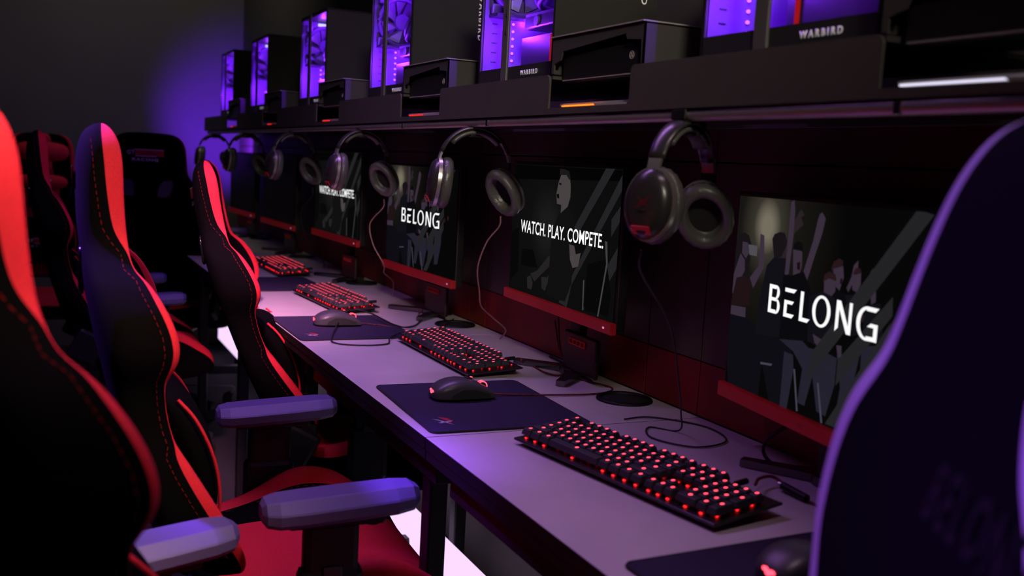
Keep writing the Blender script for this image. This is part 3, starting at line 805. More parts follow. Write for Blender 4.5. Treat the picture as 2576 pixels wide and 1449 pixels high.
def make_keyboard():
    t = thing('keyboard', 'x', 'keyboard', (0, 0, 0), 0, 'red lit mechanical keyboards')
    Wk, Dk = .442, .132; tl = math.radians(4.0); T = Matrix.Rotation(tl, 4, 'X')
    def tr(bm): bm.transform(Matrix.Translation((0, 0, .014)) @ T); return bm
    bm = bmesh.new(); box(bm, (0, 0, 0), (Wk, Dk, .0045), bev=.0018); tr(bm); pl = obj('top_plate', bm, KPLATE, t)
    bm = bmesh.new(); box(bm, (0, .004, -.006), (Wk - .03, Dk - .026, .009), bev=.003); tr(bm); obj('bottom_case', bm, PLASTIC, t)
    for s in (-1, 1):
        bm = bmesh.new(); box(bm, (s * .17, .045, .0058), (.03, .012, .0115), bev=.002); obj('foot', bm, RUBBER, t)
        bm = bmesh.new(); box(bm, (s * .17, -.050, .0020), (.03, .010, .004), bev=.001); obj('foot', bm, RUBBER, t)
    bm = bmesh.new(); n = 0
    x0 = -22.5 * U / 2 + .0; y_of = lambda r: (2.62 - r - (0 if r else -.18)) * U - .002
    keys = []
    for r, x, w_ in ROWS:
        c = Vector((x0 + (x + w_ / 2) * U, y_of(r), .0))
        keys.append((c, w_, 1))
    keys.append((Vector((x0 + 22.0 * U, (y_of(2) + y_of(3)) / 2, 0)), 1, 2)); keys.append((Vector((x0 + 22.0 * U, (y_of(4) + y_of(5)) / 2, 0)), 1, 2))
    bm2 = bmesh.new()
    for c, w_, tall in keys:
        box(bm2, (c.x, c.y, .006), (.011, .011, .008))
        ball(bm, (c.x, c.y + .0052, .0042), (.0026, .0022, .0022), 6)
        ball(bm, (c.x, c.y - .0072, .0035), (.0030, .0014, .0012), 6)
    for k in range(3): ball(bm, (x0 + (19.2 + k) * U, y_of(0) + .002, .0028), (.0018, .0018, .001), 6)
    tr(bm); tr(bm2)
    sw = obj('key_switches', bm2, mat('switch_red', (.10, .01, .012), .4), t); sw['kind'] = 'stuff'
    ld = obj('backlight_leds', bm, KLED, t); ld['kind'] = 'stuff'
    M0 = Matrix.Translation((0, 0, .014)) @ T
    for c, w_, tall in keys[:]:
        o = bpy.data.objects.new('key', key_mesh(w_, tall)); COL.objects.link(o); o.parent = t
        o.matrix_local = M0 @ Matrix.Translation((c.x, c.y, .0085))
    bm = bmesh.new(); cyl(bm, (.14, .062, 0.004), (.14, .085, 0.004), .0045, n=12); tr(bm); obj('cable_socket', bm, PLASTIC, t, smooth='auto')
    return t
kb = make_keyboard()
# origin is the middle of the board; its length runs from the user's left to right
def kplace(front_left, front_right, lab, first=False):
    a, b = Vector(front_left), Vector(front_right); u = (b - a).normalized(); v = Vector((-u.y, u.x))
    c = (a + b) / 2 + v * .066
    o = kb if first else copy_tree(kb)
    o.location = (c.x, c.y, DZ); o.rotation_euler = (0, 0, math.atan2(u.y, u.x)); o['label'] = lab; return o
k1 = kplace((.703, 1.412), (.778, .977), 'nearest and biggest red lit keyboard, on the front desk', True)
k2 = kplace((.812, 2.318), (.817, 1.878), 'sharp red lit keyboard in the middle, above the logo mousepad')
k3 = kplace((.752, 3.18), (.778, 2.74), 'smaller red lit keyboard behind the encircled mouse')
k4 = kplace((.785, 4.03), (.795, 3.59), 'farthest red glowing keyboard, partly behind the third chair')
# ---------------------------------------------------------------- monitors
POSTER_A=[["skin",[[0.15,0.817],[0.175,0.811],[0.19,0.653],[0.133,0.534],[0.107,0.584],[0.157,0.657]]],["hair",[[0.014,0.8],[0.049,0.811],[0.079,0.799],[0.099,0.756],[0.073,0.651],[0.102,0.565],[0.099,0.453],[0.055,0.424],[0.01,0.546],[-0.008,0.694]]],["skin",[[0.041,0.762],[0.076,0.762],[0.089,0.709],[0.071,0.678],[0.043,0.702]]],["skin",[[0.034,0.7],[0.066,0.668],[0.07,0.614],[0.024,0.512],[-0.006,0.467],[-0.004,0.572]]],["phone",[[0.08,0.753],[0.139,0.753],[0.139,0.7],[0.092,0.7]]],["top",[[0.02,0.567],[0.066,0.585],[0.114,0.567],[0.118,0.439],[-0.005,0.415]]],["skin",[[-0.005,0.415],[0.096,0.425],[0.1,0.37],[-0.004,0.368]]],["pants",[[-0.013,0.365],[0.117,0.374],[0.211,0.317],[0.229,0.286],[0.22,-0.017],[0.169,-0.008],[0.101,-0.024],[0.028,-0.021],[-0.001,0.124]]],["hair",[[0.225,0.8],[0.236,0.826],[0.266,0.84],[0.294,0.839],[0.311,0.803],[0.31,0.726],[0.245,0.707]]],["face2",[[0.298,0.754],[0.314,0.761],[0.321,0.676],[0.295,0.654],[0.286,0.713]]],["coat",[[0.206,0.665],[0.244,0.711],[0.316,0.718],[0.339,0.611],[0.317,0.572],[0.33,0.333],[0.168,0.296],[0.184,0.527]]],["face2",[[0.299,0.741],[0.333,0.882],[0.365,0.949],[0.375,0.96],[0.393,0.935],[0.374,0.92],[0.392,0.889],[0.346,0.842],[0.321,0.719]]],["pants",[[0.178,0.308],[0.346,0.32],[0.4,0.267],[0.379,0.156],[0.371,-0.003],[0.289,-0.008],[0.252,0.203]]],["skin",[[0.315,0.99],[0.333,1.002],[0.341,0.951],[0.344,0.833],[0.336,0.645],[0.314,0.632],[0.315,0.829]]],["skin",[[0.466,0.922],[0.472,0.946],[0.484,0.957],[0.504,0.93],[0.494,0.86],[0.466,0.751],[0.438,0.631],[0.414,0.668],[0.451,0.822]]],["skin",[[0.349,0.766],[0.4,0.765],[0.404,0.691],[0.391,0.638],[0.361,0.641]]],["mouth",[[0.376,0.707],[0.394,0.714],[0.396,0.673],[0.38,0.676]]],["cap",[[0.349,0.768],[0.354,0.796],[0.372,0.81],[0.397,0.802],[0.406,0.758],[0.39,0.768]]],["shirt",[[0.307,0.639],[0.351,0.639],[0.391,0.631],[0.416,0.672],[0.459,0.602],[0.478,0.457],[0.46,0.352],[0.316,0.32],[0.318,0.486]]],["jeans",[[0.316,0.32],[0.442,0.347],[0.505,0.307],[0.513,0.21],[0.484,0.049],[0.445,0.051],[0.456,0.217],[0.399,0.283]]],["jeans",[[0.35,0.269],[0.4,0.267],[0.41,0.201],[0.391,-0.004],[0.351,-0.002],[0.359,0.15]]],["hair2",[[0.554,0.709],[0.564,0.743],[0.588,0.761],[0.607,0.754],[0.609,0.727],[0.563,0.695]]],["skin",[[0.565,0.711],[0.61,0.731],[0.618,0.681],[0.603,0.62],[0.574,0.641]]],["mouth",[[0.602,0.674],[0.613,0.677],[0.612,0.649],[0.602,0.651]]],["shirt",[[0.573,0.625],[0.604,0.616],[0.637,0.607],[0.666,0.505],[0.616,0.397],[0.583,0.5]]],["skin",[[0.645,0.621],[0.635,0.638],[0.652,0.688],[0.659,0.743],[0.676,0.767],[0.679,0.724],[0.665,0.675]]],["hair2",[[0.658,0.705],[0.668,0.733],[0.69,0.733],[0.696,0.712],[0.675,0.7]]],["skin",[[0.655,0.696],[0.694,0.715],[0.697,0.666],[0.684,0.629],[0.662,0.636]]],["coat",[[0.633,0.607],[0.681,0.617],[0.708,0.577],[0.718,0.457],[0.664,0.427]]],["hair2",[[0.522,0.639],[0.524,0.676],[0.546,0.696],[0.577,0.689],[0.585,0.659],[0.545,0.659]]],["skin",[[0.526,0.648],[0.549,0.664],[0.582,0.659],[0.584,0.612],[0.564,0.579],[0.53,0.584]]],["coat",[[0.458,0.56],[0.523,0.599],[0.585,0.584],[0.612,0.507],[0.617,0.39],[0.534,0.341],[0.469,0.355]]],["skin",[[0.494,0.395],[0.549,0.378],[0.586,0.401],[0.595,0.363],[0.552,0.334],[0.506,0.357]]],["jeans",[[0.481,0.325],[0.553,0.33],[0.622,0.32],[0.623,0.2],[0.593,0.042],[0.548,0.049],[0.551,0.232]]],["skin",[[0.729,0.688],[0.735,0.726],[0.745,0.744],[0.757,0.723],[0.757,0.686],[0.742,0.645],[0.704,0.576],[0.688,0.588]]],["hair2",[[0.74,0.667],[0.755,0.674],[0.767,0.658],[0.749,0.647]]],["skin",[[0.743,0.649],[0.765,0.661],[0.769,0.606],[0.751,0.591]]],["coat",[[0.724,0.581],[0.79,0.604],[0.816,0.455],[0.729,0.407]]],["jeans",[[0.621,0.335],[0.685,0.363],[0.722,0.351],[0.71,0.254],[0.675,0.076],[0.641,0.086],[0.654,0.235]]],["jeans",[[0.729,0.407],[0.818,0.433],[0.821,0.307],[0.784,0.104],[0.738,0.093],[0.756,0.27]]],["skin",[[0.614,0.377],[0.639,0.38],[0.642,0.334],[0.627,0.321]]],["metal",[[0.41,0.201],[0.419,0.204],[0.453,0.012],[0.445,0.008]]],["metal",[[0.538,0.178],[0.546,0.181],[0.583,0.006],[0.574,0.004]]],["metal",[[0.219,0.175],[0.29,0.188],[0.285,0.176],[0.22,0.164]]],["stripe",[[0.899,1.007],[0.962,0.991],[0.488,0.173],[0.5,0.314]]],["stripe",[[0.838,0.644],[0.844,0.565],[0.628,0.197],[0.627,0.313]]],["stripe",[[0.839,0.535],[0.847,0.441],[0.646,0.012],[0.595,0.009]]]]
POSTER_B=[["band",[[-0.004,0.994],[0.997,0.993],[1.001,0.924],[-0.004,0.879]]],["dark",[[-0.011,0.447],[0.085,0.499],[0.099,0.157],[0.014,0.061]]],["dark",[[0.131,0.341],[0.252,0.35],[0.305,0.219],[0.129,0.208]]],["face3",[[0.201,0.129],[0.242,0.15],[0.266,0.094],[0.255,0.041],[0.212,0.043]]],["face3",[[0.35,0.162],[0.398,0.172],[0.412,0.116],[0.395,0.063],[0.36,0.079]]],["stripe",[[0.869,1.0],[0.939,1.0],[0.531,0.295],[0.443,0.123],[0.38,0.12]]],["stripe",[[0.997,0.965],[1.002,0.863],[0.642,0.169],[0.611,0.001],[0.534,0.015]]],["stripe",[[0.937,0.67],[1.004,0.771],[1.011,0.68],[0.944,0.556]]],["stripe",[[1.009,0.515],[1.017,0.392],[0.831,0.028],[0.751,0.022]]],["dark",[[0.768,0.342],[0.917,0.404],[0.973,0.184],[0.96,0.032],[0.765,0.021]]],["face3",[[0.418,0.338],[0.448,0.278],[0.341,0.172],[0.281,0.109],[0.237,0.162],[0.304,0.2]]],["shirt2",[[0.488,0.66],[0.564,0.714],[0.631,0.632],[0.641,0.543],[0.6,0.469],[0.641,0.18],[0.592,0.036],[0.414,0.032],[0.425,0.274],[0.429,0.512]]],["face4",[[0.465,0.878],[0.486,0.937],[0.566,0.942],[0.58,0.863],[0.584,0.785],[0.564,0.714],[0.503,0.662],[0.504,0.72],[0.462,0.727],[0.463,0.768],[0.452,0.796]]],["hair3",[[0.471,0.937],[0.473,0.981],[0.518,0.979],[0.559,0.966],[0.577,0.908],[0.563,0.907],[0.529,0.945]]],["dark",[[0.454,0.794],[0.475,0.8],[0.482,0.766],[0.463,0.767]]],["hair3",[[0.47,0.881],[0.496,0.878],[0.494,0.862],[0.473,0.865]]],["face4",[[0.599,0.451],[0.645,0.448],[0.659,0.388],[0.706,0.408],[0.691,0.361],[0.69,0.31],[0.642,0.289],[0.614,0.346]]],["line",[[0.898,0.523],[0.917,0.52],[0.931,0.375],[0.886,0.011],[0.875,0.01],[0.919,0.373]]],["line",[[0.741,0.226],[0.752,0.228],[0.758,0.019],[0.748,0.018]]]]
MW, MH = .527, .297
PC_ = {'skin': (.040, .026, .044), 'hair': (.008, .006, .008), 'hair2': (.020, .008, .010), 'hair3': (.010, .009, .010), 'phone': (.075, .07, .085), 'top': (.014, .006, .007), 'pants': (.0045, .0040, .0065),
       'coat': (.0055, .0050, .0080), 'shirt': (.0030, .0030, .0042), 'jeans': (.016, .015, .026), 'cap': (.0035, .0035, .004), 'mouth': (.012, .004, .006), 'face2': (.022, .014, .018), 'metal': (.05, .05, .075),
       'stripe': (.0165, .0160, .0185), 'band': (.0012, .0012, .0012), 'dark': (.0022, .0022, .0022), 'face3': (.017, .015, .015), 'face4': (.062, .052, .054), 'shirt2': (.0055, .0050, .0055), 'line': (.05, .05, .05)}
def bg_mat(name, cxy, col_in, col_out, rad):
    M = bpy.data.materials.new(name); M.use_nodes = True; nt = M.node_tree; nt.nodes.clear()
    tc = nt.nodes.new('ShaderNodeTexCoord'); mp = nt.nodes.new('ShaderNodeMapping'); mp.vector_type = 'POINT'
    mp.inputs['Location'].default_value = (-cxy[0] * rad, 0, -cxy[1] * rad); mp.inputs['Scale'].default_value = (rad, 0, rad)
    nt.links.new(tc.outputs['Object'], mp.inputs[0])
    g = nt.nodes.new('ShaderNodeTexGradient'); g.gradient_type = 'SPHERICAL'; nt.links.new(mp.outputs[0], g.inputs[0])
    r = nt.nodes.new('ShaderNodeValToRGB'); e = r.color_ramp.elements
    e[0].position = 0; e[0].color = (*col_out, 1); e[1].position = .93; e[1].color = (*col_in, 1)
    m1 = e.new(.60); m1.color = (*[o + (i - o) * .04 for i, o in zip(col_in, col_out)], 1)
    m2 = e.new(.80); m2.color = (*[o + (i - o) * .20 for i, o in zip(col_in, col_out)], 1)
    nt.links.new(g.outputs['Fac'], r.inputs[0])
    em = nt.nodes.new('ShaderNodeEmission'); nt.links.new(r.outputs[0], em.inputs[0]); o = nt.nodes.new('ShaderNodeOutputMaterial'); nt.links.new(em.outputs[0], o.inputs[0])
    return M
def luv(u, v, d): return ((u - .5) * MW, -d, (v - .5) * MH)
BG_A = bg_mat('stage_light_picture', ((.188 - .5) * MW, (.860 - .5) * MH), (.17, .15, .11), (.0022, .0020, .0020), 4.6)
BG_B = bg_mat('hall_picture', ((.38 - .5) * MW, (.55 - .5) * MH), (.0105, .0100, .0105), (.0035, .0035, .0035), 2.2)
LETTERS = emit('screen_white', (1, 1, 1), 1.0)
def clip_uv(P):
    for ax, lim, sg in ((0, 0.0, 1), (0, 1.0, -1), (1, 0.0, 1), (1, 1.0, -1)):
        out = []
        for i in range(len(P)):
            a, b = P[i - 1], P[i]; ia = sg * (a[ax] - lim) >= 0; ib = sg * (b[ax] - lim) >= 0
            if ia != ib:
                t = (lim - a[ax]) / (b[ax] - a[ax]); out.append([a[0] + t * (b[0] - a[0]), a[1] + t * (b[1] - a[1])])
            if ib: out.append(b)
        P = out
        if len(P) < 3: return None
    return P
def picture(parent, which):
    P = POSTER_A if which == 'A' else POSTER_B
    kinds = sorted(set(k for k, _ in P)); mats = [BG_A if which == 'A' else BG_B] + [emit('picture_' + k, PC_[k], 1.0) for k in kinds]
    bm = bmesh.new(); poly(bm, [luv(u, v, .0006) for u, v in ((0, 0), (1, 0), (1, 1), (0, 1))], 0)
    d = .0007
    for k, pts in P:
        pts = clip_uv(pts)
        if not pts: continue
        d += .000012
        f = poly(bm, [luv(u, v, d) for u, v in pts], 1 + kinds.index(k))
        if len(pts) > 4: bmesh.ops.triangulate(bm, faces=[f])
    if which == 'A':      # rows of small heads behind the cheering group
        for q in range(16):
            u = .22 + .045 * q; v = .55 - .012 * (q % 3); d += .000008
            poly(bm, [luv(u + .011 * math.cos(a), v + .022 * math.sin(a), .00069 + .000001 * q) for a in (2 * PI * s / 8 for s in range(8))], 1 + kinds.index('hair2'))
    return obj('screen_picture', bm, mats, parent, fix=False)
def belong(parent):
    """wide lettering with cut strokes"""
    bm = bmesh.new(); x0, x1, z0, z1 = .238, .790, .437, .578
    def L(pts): poly(bm, [luv(x0 + (x1 - x0) * a, z0 + (z1 - z0) * b, .0019) for a, b in pts])
    def arc(cx_, cy_, rx, ry, a0, a1, t, n=18):
        for k in range(n):
            a, b = a0 + (a1 - a0) * k / n, a0 + (a1 - a0) * (k + 1) / n
            L([(cx_ + rx * math.cos(a), cy_ + ry * math.sin(a)), (cx_ + rx * math.cos(b), cy_ + ry * math.sin(b)), (cx_ + (rx - t) * math.cos(b), cy_ + (ry - t * 3.0) * math.sin(b)), (cx_ + (rx - t) * math.cos(a), cy_ + (ry - t * 3.0) * math.sin(a))])
    t = .030; h = .135
    # B
    L([(0, 0), (t, 0), (t, 1), (0, 1)])
    L([(t, 1 - h), (.075, 1 - h), (.075, 1), (t, 1)]); L([(t, .44), (.080, .44), (.080, .56), (t, .56)]); L([(t, 0), (.080, 0), (.080, h), (t, h)])
    arc(.074, .76, .037, .24, -PI / 2 * .95, PI / 2, t * .9, 10); arc(.080, .27, .042, .27, -PI / 2, PI / 2 * .95, t * .9, 10)
    # E: free top bar, lower part joined
    L([(.165, 1 - h), (.255, 1 - h), (.280, 1), (.165, 1)])
    L([(.165, 0), (.165 + t, 0), (.165 + t, .58), (.165, .58)]); L([(.165 + t, .46), (.245, .46), (.262, .58), (.165 + t, .58)]); L([(.165 + t, 0), (.250, 0), (.272, h), (.165 + t, h)])
    # L
    L([(.322, 0), (.322 + t, 0), (.322 + t, 1), (.322, 1)]); L([(.322 + t, 0), (.402, 0), (.425, h), (.322 + t, h)])
    # O
    arc(.525, .5, .083, .52, 0, 2 * PI, t, 36)
    # N
    L([(.655, 0), (.655 + t * .9, .14), (.655 + t * .9, 1), (.655, 1)]); L([(.655, 1), (.690, 1), (.790, 0), (.755, 0)]); L([(.765, .0), (.79, 0), (.79, 1), (.765, 1)])
    # G
    arc(.915, .5, .085, .52, PI * .50, PI * 1.55, t, 24)
    L([(.905, 1.02 - h), (.975, 1.02 - h), (1.0, 1.02), (.905, 1.02)]); L([(.915, -.02), (.97, .0), (.97, h), (.915, .12)])
    L([(.970, 0), (1.0, 0), (1.0, .53), (.970, .53)]); L([(.918, .41), (1.0, .41), (1.0, .53), (.945, .53)])
    return obj('screen_lettering', bm, LETTERS, parent, fix=False)
def monitor_body(t, on, lab_bar=True):
    bm = bmesh.new()
    box(bm, (0, .012, -.006), (MW + .016, .022, MH + .026), bev=.003)
    box(bm, (0, .030, -.01), (MW - .10, .026, MH - .08), bev=.010)
    obj('housing', bm, BEZEL, t)
    bm = bmesh.new(); poly(bm, [luv(u, v, .0002) for u, v in ((0, 0), (1, 0), (1, 1), (0, 1))]); obj('screen', bm, SCROFF, t, fix=False)
    bm = bmesh.new(); box(bm, (0, -.003, -MH / 2 - .0115), (MW + .016, .014, .023), bev=.002); b = obj('red_bar', bm, REDBAR, t)
    bm = bmesh.new(); box(bm, (MW / 2 - .02, -.0105, -MH / 2 - .012), (.006, .001, .004)); obj('power_light', bm, emit('power_dot', (1, .35, .55) if on else (1, .05, .05), .6), b)
    bm = bmesh.new(); tb = text_bm('AOC', .018, .006, 0, bold=.02); xform(tb, (1, 0, 0), (0, 0, 1), (0, -1, 0), (0, -.0104, -MH / 2 - .012)); bm.free(); obj('badge', tb, mat('badge_grey', (.25, .03, .04), .4), b, fix=False)
    return t
def make_stand(t, zdesk):
    """neck, hub and V foot; zdesk is the desk height below the screen centre"""
    bm = bmesh.new(); box(bm, (0, .062, (-.02 - zdesk) / 2 - .03), (.055, .018, zdesk - .06), bev=.006); box(bm, (0, .050, -.03), (.09, .02, .09), bev=.004)
    s = obj('stand_neck', bm, PLASTIC, t)
    bm = bmesh.new()
    box(bm, (.06, .040, -zdesk + .055), (.15, .012, .085), bev=.004)
    obj('stand_cover', bm, mat('stand_red_dark', (.018, .004, .005), .4), s)
    bm = bmesh.new()
    for k in range(5): box(bm, (.015 + k * .018, .0325, -zdesk + .078), (.002, .003, .010))
    for z in (-.0055, .0055): box(bm, (.051, .0325, -zdesk + .078 + z), (.076, .003, .0018))
    obj('cable_slots', bm, mat('slot_red', (.35, .01, .015), .4, emis=(1, .02, .02), est=.03), s)
    bm = bmesh.new()
    for sg in (-1, 1):
        a = Vector((0, .075, -zdesk + .006)); b = Vector((sg * .12, -.035, -zdesk + .004)); d = (b - a).normalized(); n = Vector((-d.y, d.x, 0)) * .016
        prism(bm, [a - n * 1.4 - Vector((0, 0, .005)), b - n * .6 - Vector((0, 0, .003)), b + n * .6 - Vector((0, 0, .003)), a + n * 1.4 - Vector((0, 0, .005))], (0, 0, .011))
    cyl(bm, (0, .07, -zdesk + .0008), (0, .07, -zdesk + .014), .045, n=28)
    obj('stand_foot', bm, mat('stand_metal', (.16, .16, .16), .22, metal=.9), t)
MONS = [('A', 1.024, 1.094, 1.009, -.149, 'nearest monitor with big white BELONG lettering, half behind the dark chair', True),
        ('B', 1.024, 1.891, 1.051, -.047, 'monitor reading WATCH. PLAY. COMPETE. between the two nearest headsets', True),
        ('A', 1.009, 2.722, 1.028, .031, 'smaller monitor with BELONG lettering, left of the clear silver headset', True),
        ('B', .99, 3.542, 1.06, .034, 'far monitor whose WATCH. PLAY. COMPETE. is partly hidden by a headset', True),
        (None, .992, 4.50, 1.036, .05, 'black switched off monitor left of the small lettered one', False),
        (None, .99, 5.37, 1.03, .05, 'farthest switched off monitor behind the pink lit chair', False)]
for pic, x, y, z, yaw, lab, on in MONS:
    t = thing('monitor', lab, 'monitor', (x, y, z), -PI / 2 + yaw, 'monitors in a row against the wall')
    monitor_body(t, on)
    if y < 1.2: t.scale = (.92, 1, 1.06)
    if pic:
        picture(t, pic)
        if pic == 'A': belong(t)
        else:
            bm = text_bm('WATCH. PLAY. COMPETE.', (.890 - .108) * MW, .098 * MH, 0, bold=.012, spacing=1.02)
            xform(bm, (1, 0, 0), (0, 0, 1), (0, -1, 0), luv(.499, .518, .0019)); obj('screen_lettering', bm, LETTERS, t, fix=False)
    make_stand(t, (z - DZ - .0005) / (1.06 if y < 1.2 else 1))

# ---------------------------------------------------------------- headsets
def make_headset():
    t = thing('headset', 'x', 'headset', (0, 0, 0), 0, 'headsets hanging from the shelf')
    # origin at the top of the band; band lies in local XZ
    def band(a, R=.078, H=.086): return Vector((R * math.sin(a), 0, -H + H * math.cos(a)))
    A0 = 1.62
    bm = bmesh.new(); secs = []
    for k in range(25):
        a = -1.18 + 2.36 * k / 24; p = band(a); nrm = Vector((math.sin(a), 0, math.cos(a)))
        wd = .018 - .004 * abs(a) / 1.2; th = .0048
        secs.append([p + nrm * th * math.sin(b) + Vector((0, wd * math.cos(b), 0)) for b in (2 * PI * q / 12 for q in range(12))])
    loft(bm, secs); obj('headband', bm, HPLAST, t, smooth=True)
    bm = bmesh.new(); secs = []
    for k in range(17):
        a = -.8 + 1.6 * k / 16; nrm = Vector((math.sin(a), 0, math.cos(a))); p = band(a) - nrm * .009
        secs.append([p + nrm * .006 * math.sin(b) + Vector((0, .0145 * math.cos(b), 0)) for b in (2 * PI * q / 12 for q in range(12))])
    loft(bm, secs); obj('band_padding', bm, HPAD, t, smooth=True)
    for s in (-1, 1):
        bm = bmesh.new(); secs = []
        for a in (1.16, 1.25, 1.34, 1.42):
            p = band(s * a); nrm = Vector((math.sin(s * a), 0, math.cos(s * a)))
            secs.append([p + nrm * .0025 * y + Vector((0, .010 * x, 0)) for x, y in ((-1, -1), (1, -1), (1, 1), (-1, 1))])
        loft(bm, secs); obj('slider', bm, HSILV, t)
        bm = bmesh.new(); secs = []
        P = spline([band(s * 1.38), band(s * 1.62), Vector((s * .086, 0, -.104)), Vector((s * .096, 0, -.128))], 5)
        for i, p in enumerate(P):
            wd = .014 - .003 * i / len(P)
            secs.append([p + Vector((.0042 * math.sin(b), wd * math.cos(b), 0)) for b in (2 * PI * q / 10 for q in range(10))])
        loft(bm, secs); yk = obj('yoke', bm, HPLAST, t, smooth=True)
        # cup: discs stacked along x, tilted
        ti = .10 if s < 0 else -.52
        M = Matrix.Translation((s * .074, 0, -.118 - (.012 if s > 0 else 0))) @ Matrix.Rotation(ti, 4, 'Y') @ Matrix.Rotation((.0 if s < 0 else .5), 4, 'Z') @ Matrix.Scale(1.12, 4)
        def ell(x, ry, rz_, n=28): return [M @ Vector((s * x, ry * math.cos(a), rz_ * math.sin(a))) for a in (2 * PI * q / n for q in range(n))]
        bm = bmesh.new(); loft(bm, [ell(.021, .016, .024), ell(.019, .026, .036), ell(.012, .033, .043), ell(.002, .036, .046), ell(-.001, .036, .046)])
        cup = obj('ear_cup', bm, HPLAST, t, smooth='auto')
        bm = bmesh.new(); loft(bm, [ell(.0020, .0372, .0472), ell(.0085, .0364, .0462)]); obj('silver_trim', bm, HSILV, cup, smooth='auto')
        bm = bmesh.new(); rings = []
        n = 40
        for x, r in ((-.001, .99), (-.006, 1.05), (-.013, 1.06), (-.019, .98), (-.021, .86), (-.019, .70), (-.012, .62), (-.002, .60)):
            ring = []
            for q in range(n):
                a = 2 * PI * q / n; rr = r * (1 + .012 * math.cos(q * PI) * (1 if .9 < r else .4))
                ring.append(M @ Vector((s * x, .036 * rr * math.cos(a), .046 * rr * math.sin(a))))
            rings.append(ring)
        loft(bm, rings); obj('ear_pad', bm, HPAD, cup, smooth=True)
        bm = bmesh.new(); prism(bm, ell(-.003, .023, .030), M.to_3x3() @ Vector((s * .002, 0, 0))); obj('speaker_cloth', bm, mat('speaker_cloth', (.012, .012, .012), .9), cup)
        bm = bmesh.new()
        for pts, mi in (([(-.010, .010), (.004, .002), (.012, -.008), (-.002, -.002)], 0), ([(-.010, -.006), (.002, .0), (.012, .008), (.0, .004)], 0)):
            poly(bm, [M @ Vector((s * .0216, a, b)) for a, b in pts], 0)
        obj('cup_logo', bm, HREDD, cup, fix=False)
        bm = bmesh.new(); box(bm, (0, 0, 0), (.0015, .026, .012), bev=.0004); bm.transform(M @ Matrix.Translation((s * .0186, 0, -.0335)) @ Matrix.Rotation(s * .62, 4, 'Y')); obj('red_label', bm, HRED, cup)
    return t
hs = make_headset()
HS = [(.845, 1.20, 1.2695, .42, 'nearest headset, its red labelled ear cup facing the camera and the band lit violet'),
      (.852, 1.975, 1.2695, -.22, 'clear silver headset hanging between the BELONG and WATCH. PLAY. COMPETE. screens'),
      (.850, 2.790, 1.2690, .05, 'blurred headset overlapping the small WATCH. PLAY. COMPETE. screen'),
      (.850, 3.630, 1.2690, .15, 'small headset beside the nearer switched off monitor'),
      (.850, 4.530, 1.2690, .1, 'distant headset with a violet lit band above the off screens'),
      (.850, 5.400, 1.2690, .0, 'farthest headset, a faint arc at the shelf end')]
for i, (x, y, z, r, lab) in enumerate(HS):
    o = hs if i == 0 else copy_tree(hs)
    o.location = (x, y, z); o.rotation_euler = (0, 0, r); o['label'] = lab
# hooks are part of the shelf
for i, (x, y, z, r, lab) in enumerate(HS):
    bm = bmesh.new()
    box(bm, cs(x + .01, y, 1.2805), (.05, .034, .016), bev=.002)
    box(bm, cs(x, y, 1.2555), (.030, .016, .010), bev=.003); box(bm, cs(x + .026, y, 1.268), (.008, .016, .030), bev=.002)
    obj('headset_hook', bm, CONSOLE, st)

# ---------------------------------------------------------------- cables
def cable(name, pts, r, m_, label, group=None, n=7):
    bm = bmesh.new(); tube(bm, spline(pts, n), r, 7); o = obj(name, bm, m_, smooth=True)
    return tag(o, label, 'cable', group)
D = DZ + .0025
cable('mouse_cable', [(.801, 1.711, D + .006), (.84, 1.705, D + .004), (.913, 1.695, D + .002), (1.0, 1.69, D), (1.055, 1.70, D), (1.085, 1.74, D), (1.06, 1.83, D), (1.10, 1.94, D), (1.115, 2.02, D + .02), (1.112, 2.05, D + .09)], .0019, CABLER, 'red and black braided mouse cable running back from the sharp mouse')
cable('keyboard_cable', [(.983, 1.958, D + .018), (1.0, 1.985, D + .006), (1.02, 1.99, D), (1.012, 1.90, D), (1.03, 1.86, D + .001), (1.075, 1.905, D + .004), (1.104, 2.0, D + .03), (1.108, 2.03, D + .12)], .0022, CABLER, 'red and black braided keyboard cable curling below the WATCH. PLAY. COMPETE. screen')
cable('keyboard_cable', [(.921, 1.073, D + .018), (.955, 1.105, D + .014), (.985, 1.11, D + .012), (.99, 1.08, D + .004), (.985, 1.03, D), (.99, .99, D), (1.0, .94, D), (1.07, .90, D)], .0024, CABLER, 'red and black braided cable arching from the right end of the nearest keyboard')
bm = bmesh.new(); cyl(bm, (.982, 1.085, D + .007), (.983, 1.035, D + .004), .006, n=14); cyl(bm, (.9815, 1.092, D + .0075), (.982, 1.085, D + .007), .0045, n=12, mi=1)
tag(obj('cable_plug', bm, [PLASTIC, CHROME], smooth='auto'), 'small black cable plug with a shiny tip, right of the nearest keyboard', 'plug')
cable('mouse_cable', [(.787, 2.541, D + .006), (.83, 2.53, D + .003), (.88, 2.50, D), (.95, 2.54, D), (1.02, 2.72, D), (1.08, 2.80, D), (1.115, 2.86, D + .03)], .0018, CABLER, 'braided cable leaving the nose of the encircled mouse')
cable('loose_cable', [(1.10, 2.80, D + .06), (1.06, 2.72, D), (.985, 2.60, D), (.90, 2.47, D + .004), (.86, 2.52, D + .01), (.845, 2.62, D + .018), (.80, 2.66, D + .025), (.74, 2.56, D + .018), (.66, 2.36, D + .004), (.655, 2.30, D), (.71, 2.265, D), (.775, 2.275, D), (.80, 2.33, D + .004), (.86, 2.395, D + .006), (.93, 2.41, D), (1.0, 2.49, D), (1.09, 2.62, D)], .0019, CABLE, 'thin black cable looping over the farther mousepad and the desk')
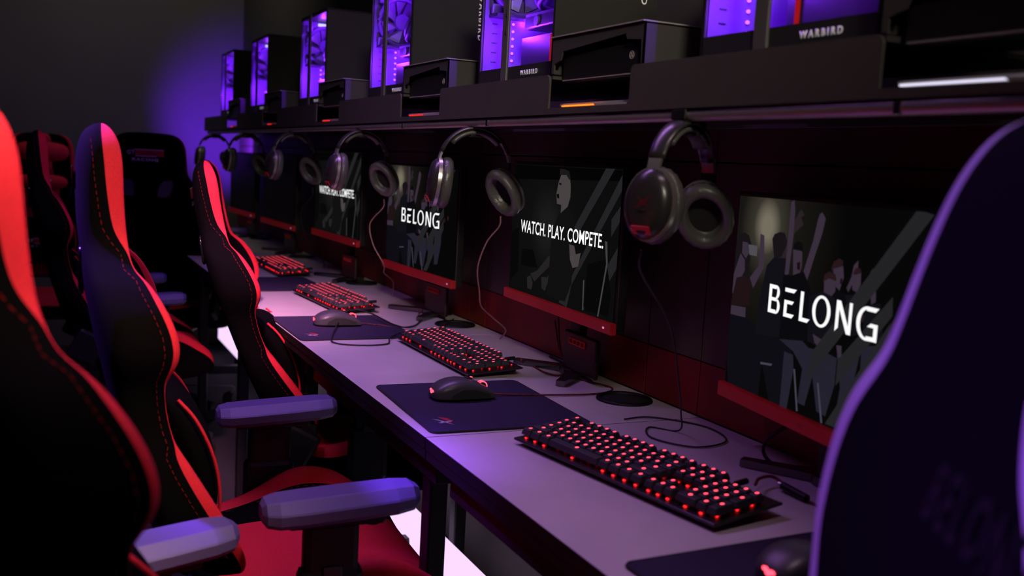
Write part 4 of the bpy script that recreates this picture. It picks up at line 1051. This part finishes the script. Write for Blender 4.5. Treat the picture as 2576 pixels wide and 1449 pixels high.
cable('mouse_cable', [(.842, .872, D + .006), (.88, .89, D + .003), (.96, .90, D), (1.05, .92, D), (1.1, .97, D + .02)], .0019, CABLER, 'cable from the nearest mouse running behind the dark chair')
cable('headset_cable', [(.785, 1.20, 1.085), (.80, 1.22, 1.05), (.90, 1.28, .96), (.96, 1.33, .86), (1.0, 1.37, .79), (1.02, 1.40, D + .002), (.985, 1.44, D), (.95, 1.38, D), (.99, 1.31, D), (1.07, 1.33, D), (1.09, 1.42, D), (1.03, 1.50, D), (.97, 1.50, D)], .0016, CABLE, 'thin cable hanging from the nearest headset and coiled on the desk')
cable('headset_cable', [(.925, 1.985, 1.083), (.928, 1.995, 1.06), (.915, 2.03, 1.02), (.91, 2.06, .96), (.935, 2.10, .90), (.955, 2.13, .86), (1.02, 2.20, .82), (1.08, 2.25, .78), (1.09, 2.30, D)], .0019, mat('pinkish_cable', (.30, .16, .15), .5), 'pinkish cable hanging from the clear silver headset')
cable('headset_cable', [(.925, 2.80, 1.075), (.93, 2.82, 1.05), (.905, 2.86, 1.0), (.91, 2.84, .94), (.94, 2.82, .88), (.985, 2.95, .84), (1.05, 3.05, .80), (1.06, 3.08, D)], .0019, MATS['pinkish_cable'], 'curved cable hanging from the blurred headset by the left BELONG screen')
cable('headset_cable', [(.925, 3.64, 1.075), (.93, 3.66, 1.04), (.90, 3.70, .98), (.92, 3.72, .90), (.97, 3.80, .84), (1.03, 3.85, .78), (1.05, 3.9, D)], .0019, CABLE, 'faint cable below the headset by the nearer switched off monitor')
cable('monitor_cable', [(1.085, 1.86, .98), (1.09, 1.86, .90), (1.08, 1.87, .85), (1.085, 1.90, .80), (1.10, 1.95, D + .006), (1.11, 2.06, D)], .003, CABLE, 'black cable dropping behind the WATCH. PLAY. COMPETE. monitor')
cable('monitor_cable', [(1.07, 1.12, .90), (1.06, 1.16, .83), (1.04, 1.20, .78), (1.05, 1.18, D + .003), (1.09, 1.10, D), (1.11, 1.0, D)], .003, CABLE, 'black cable drooping under the nearest monitor')
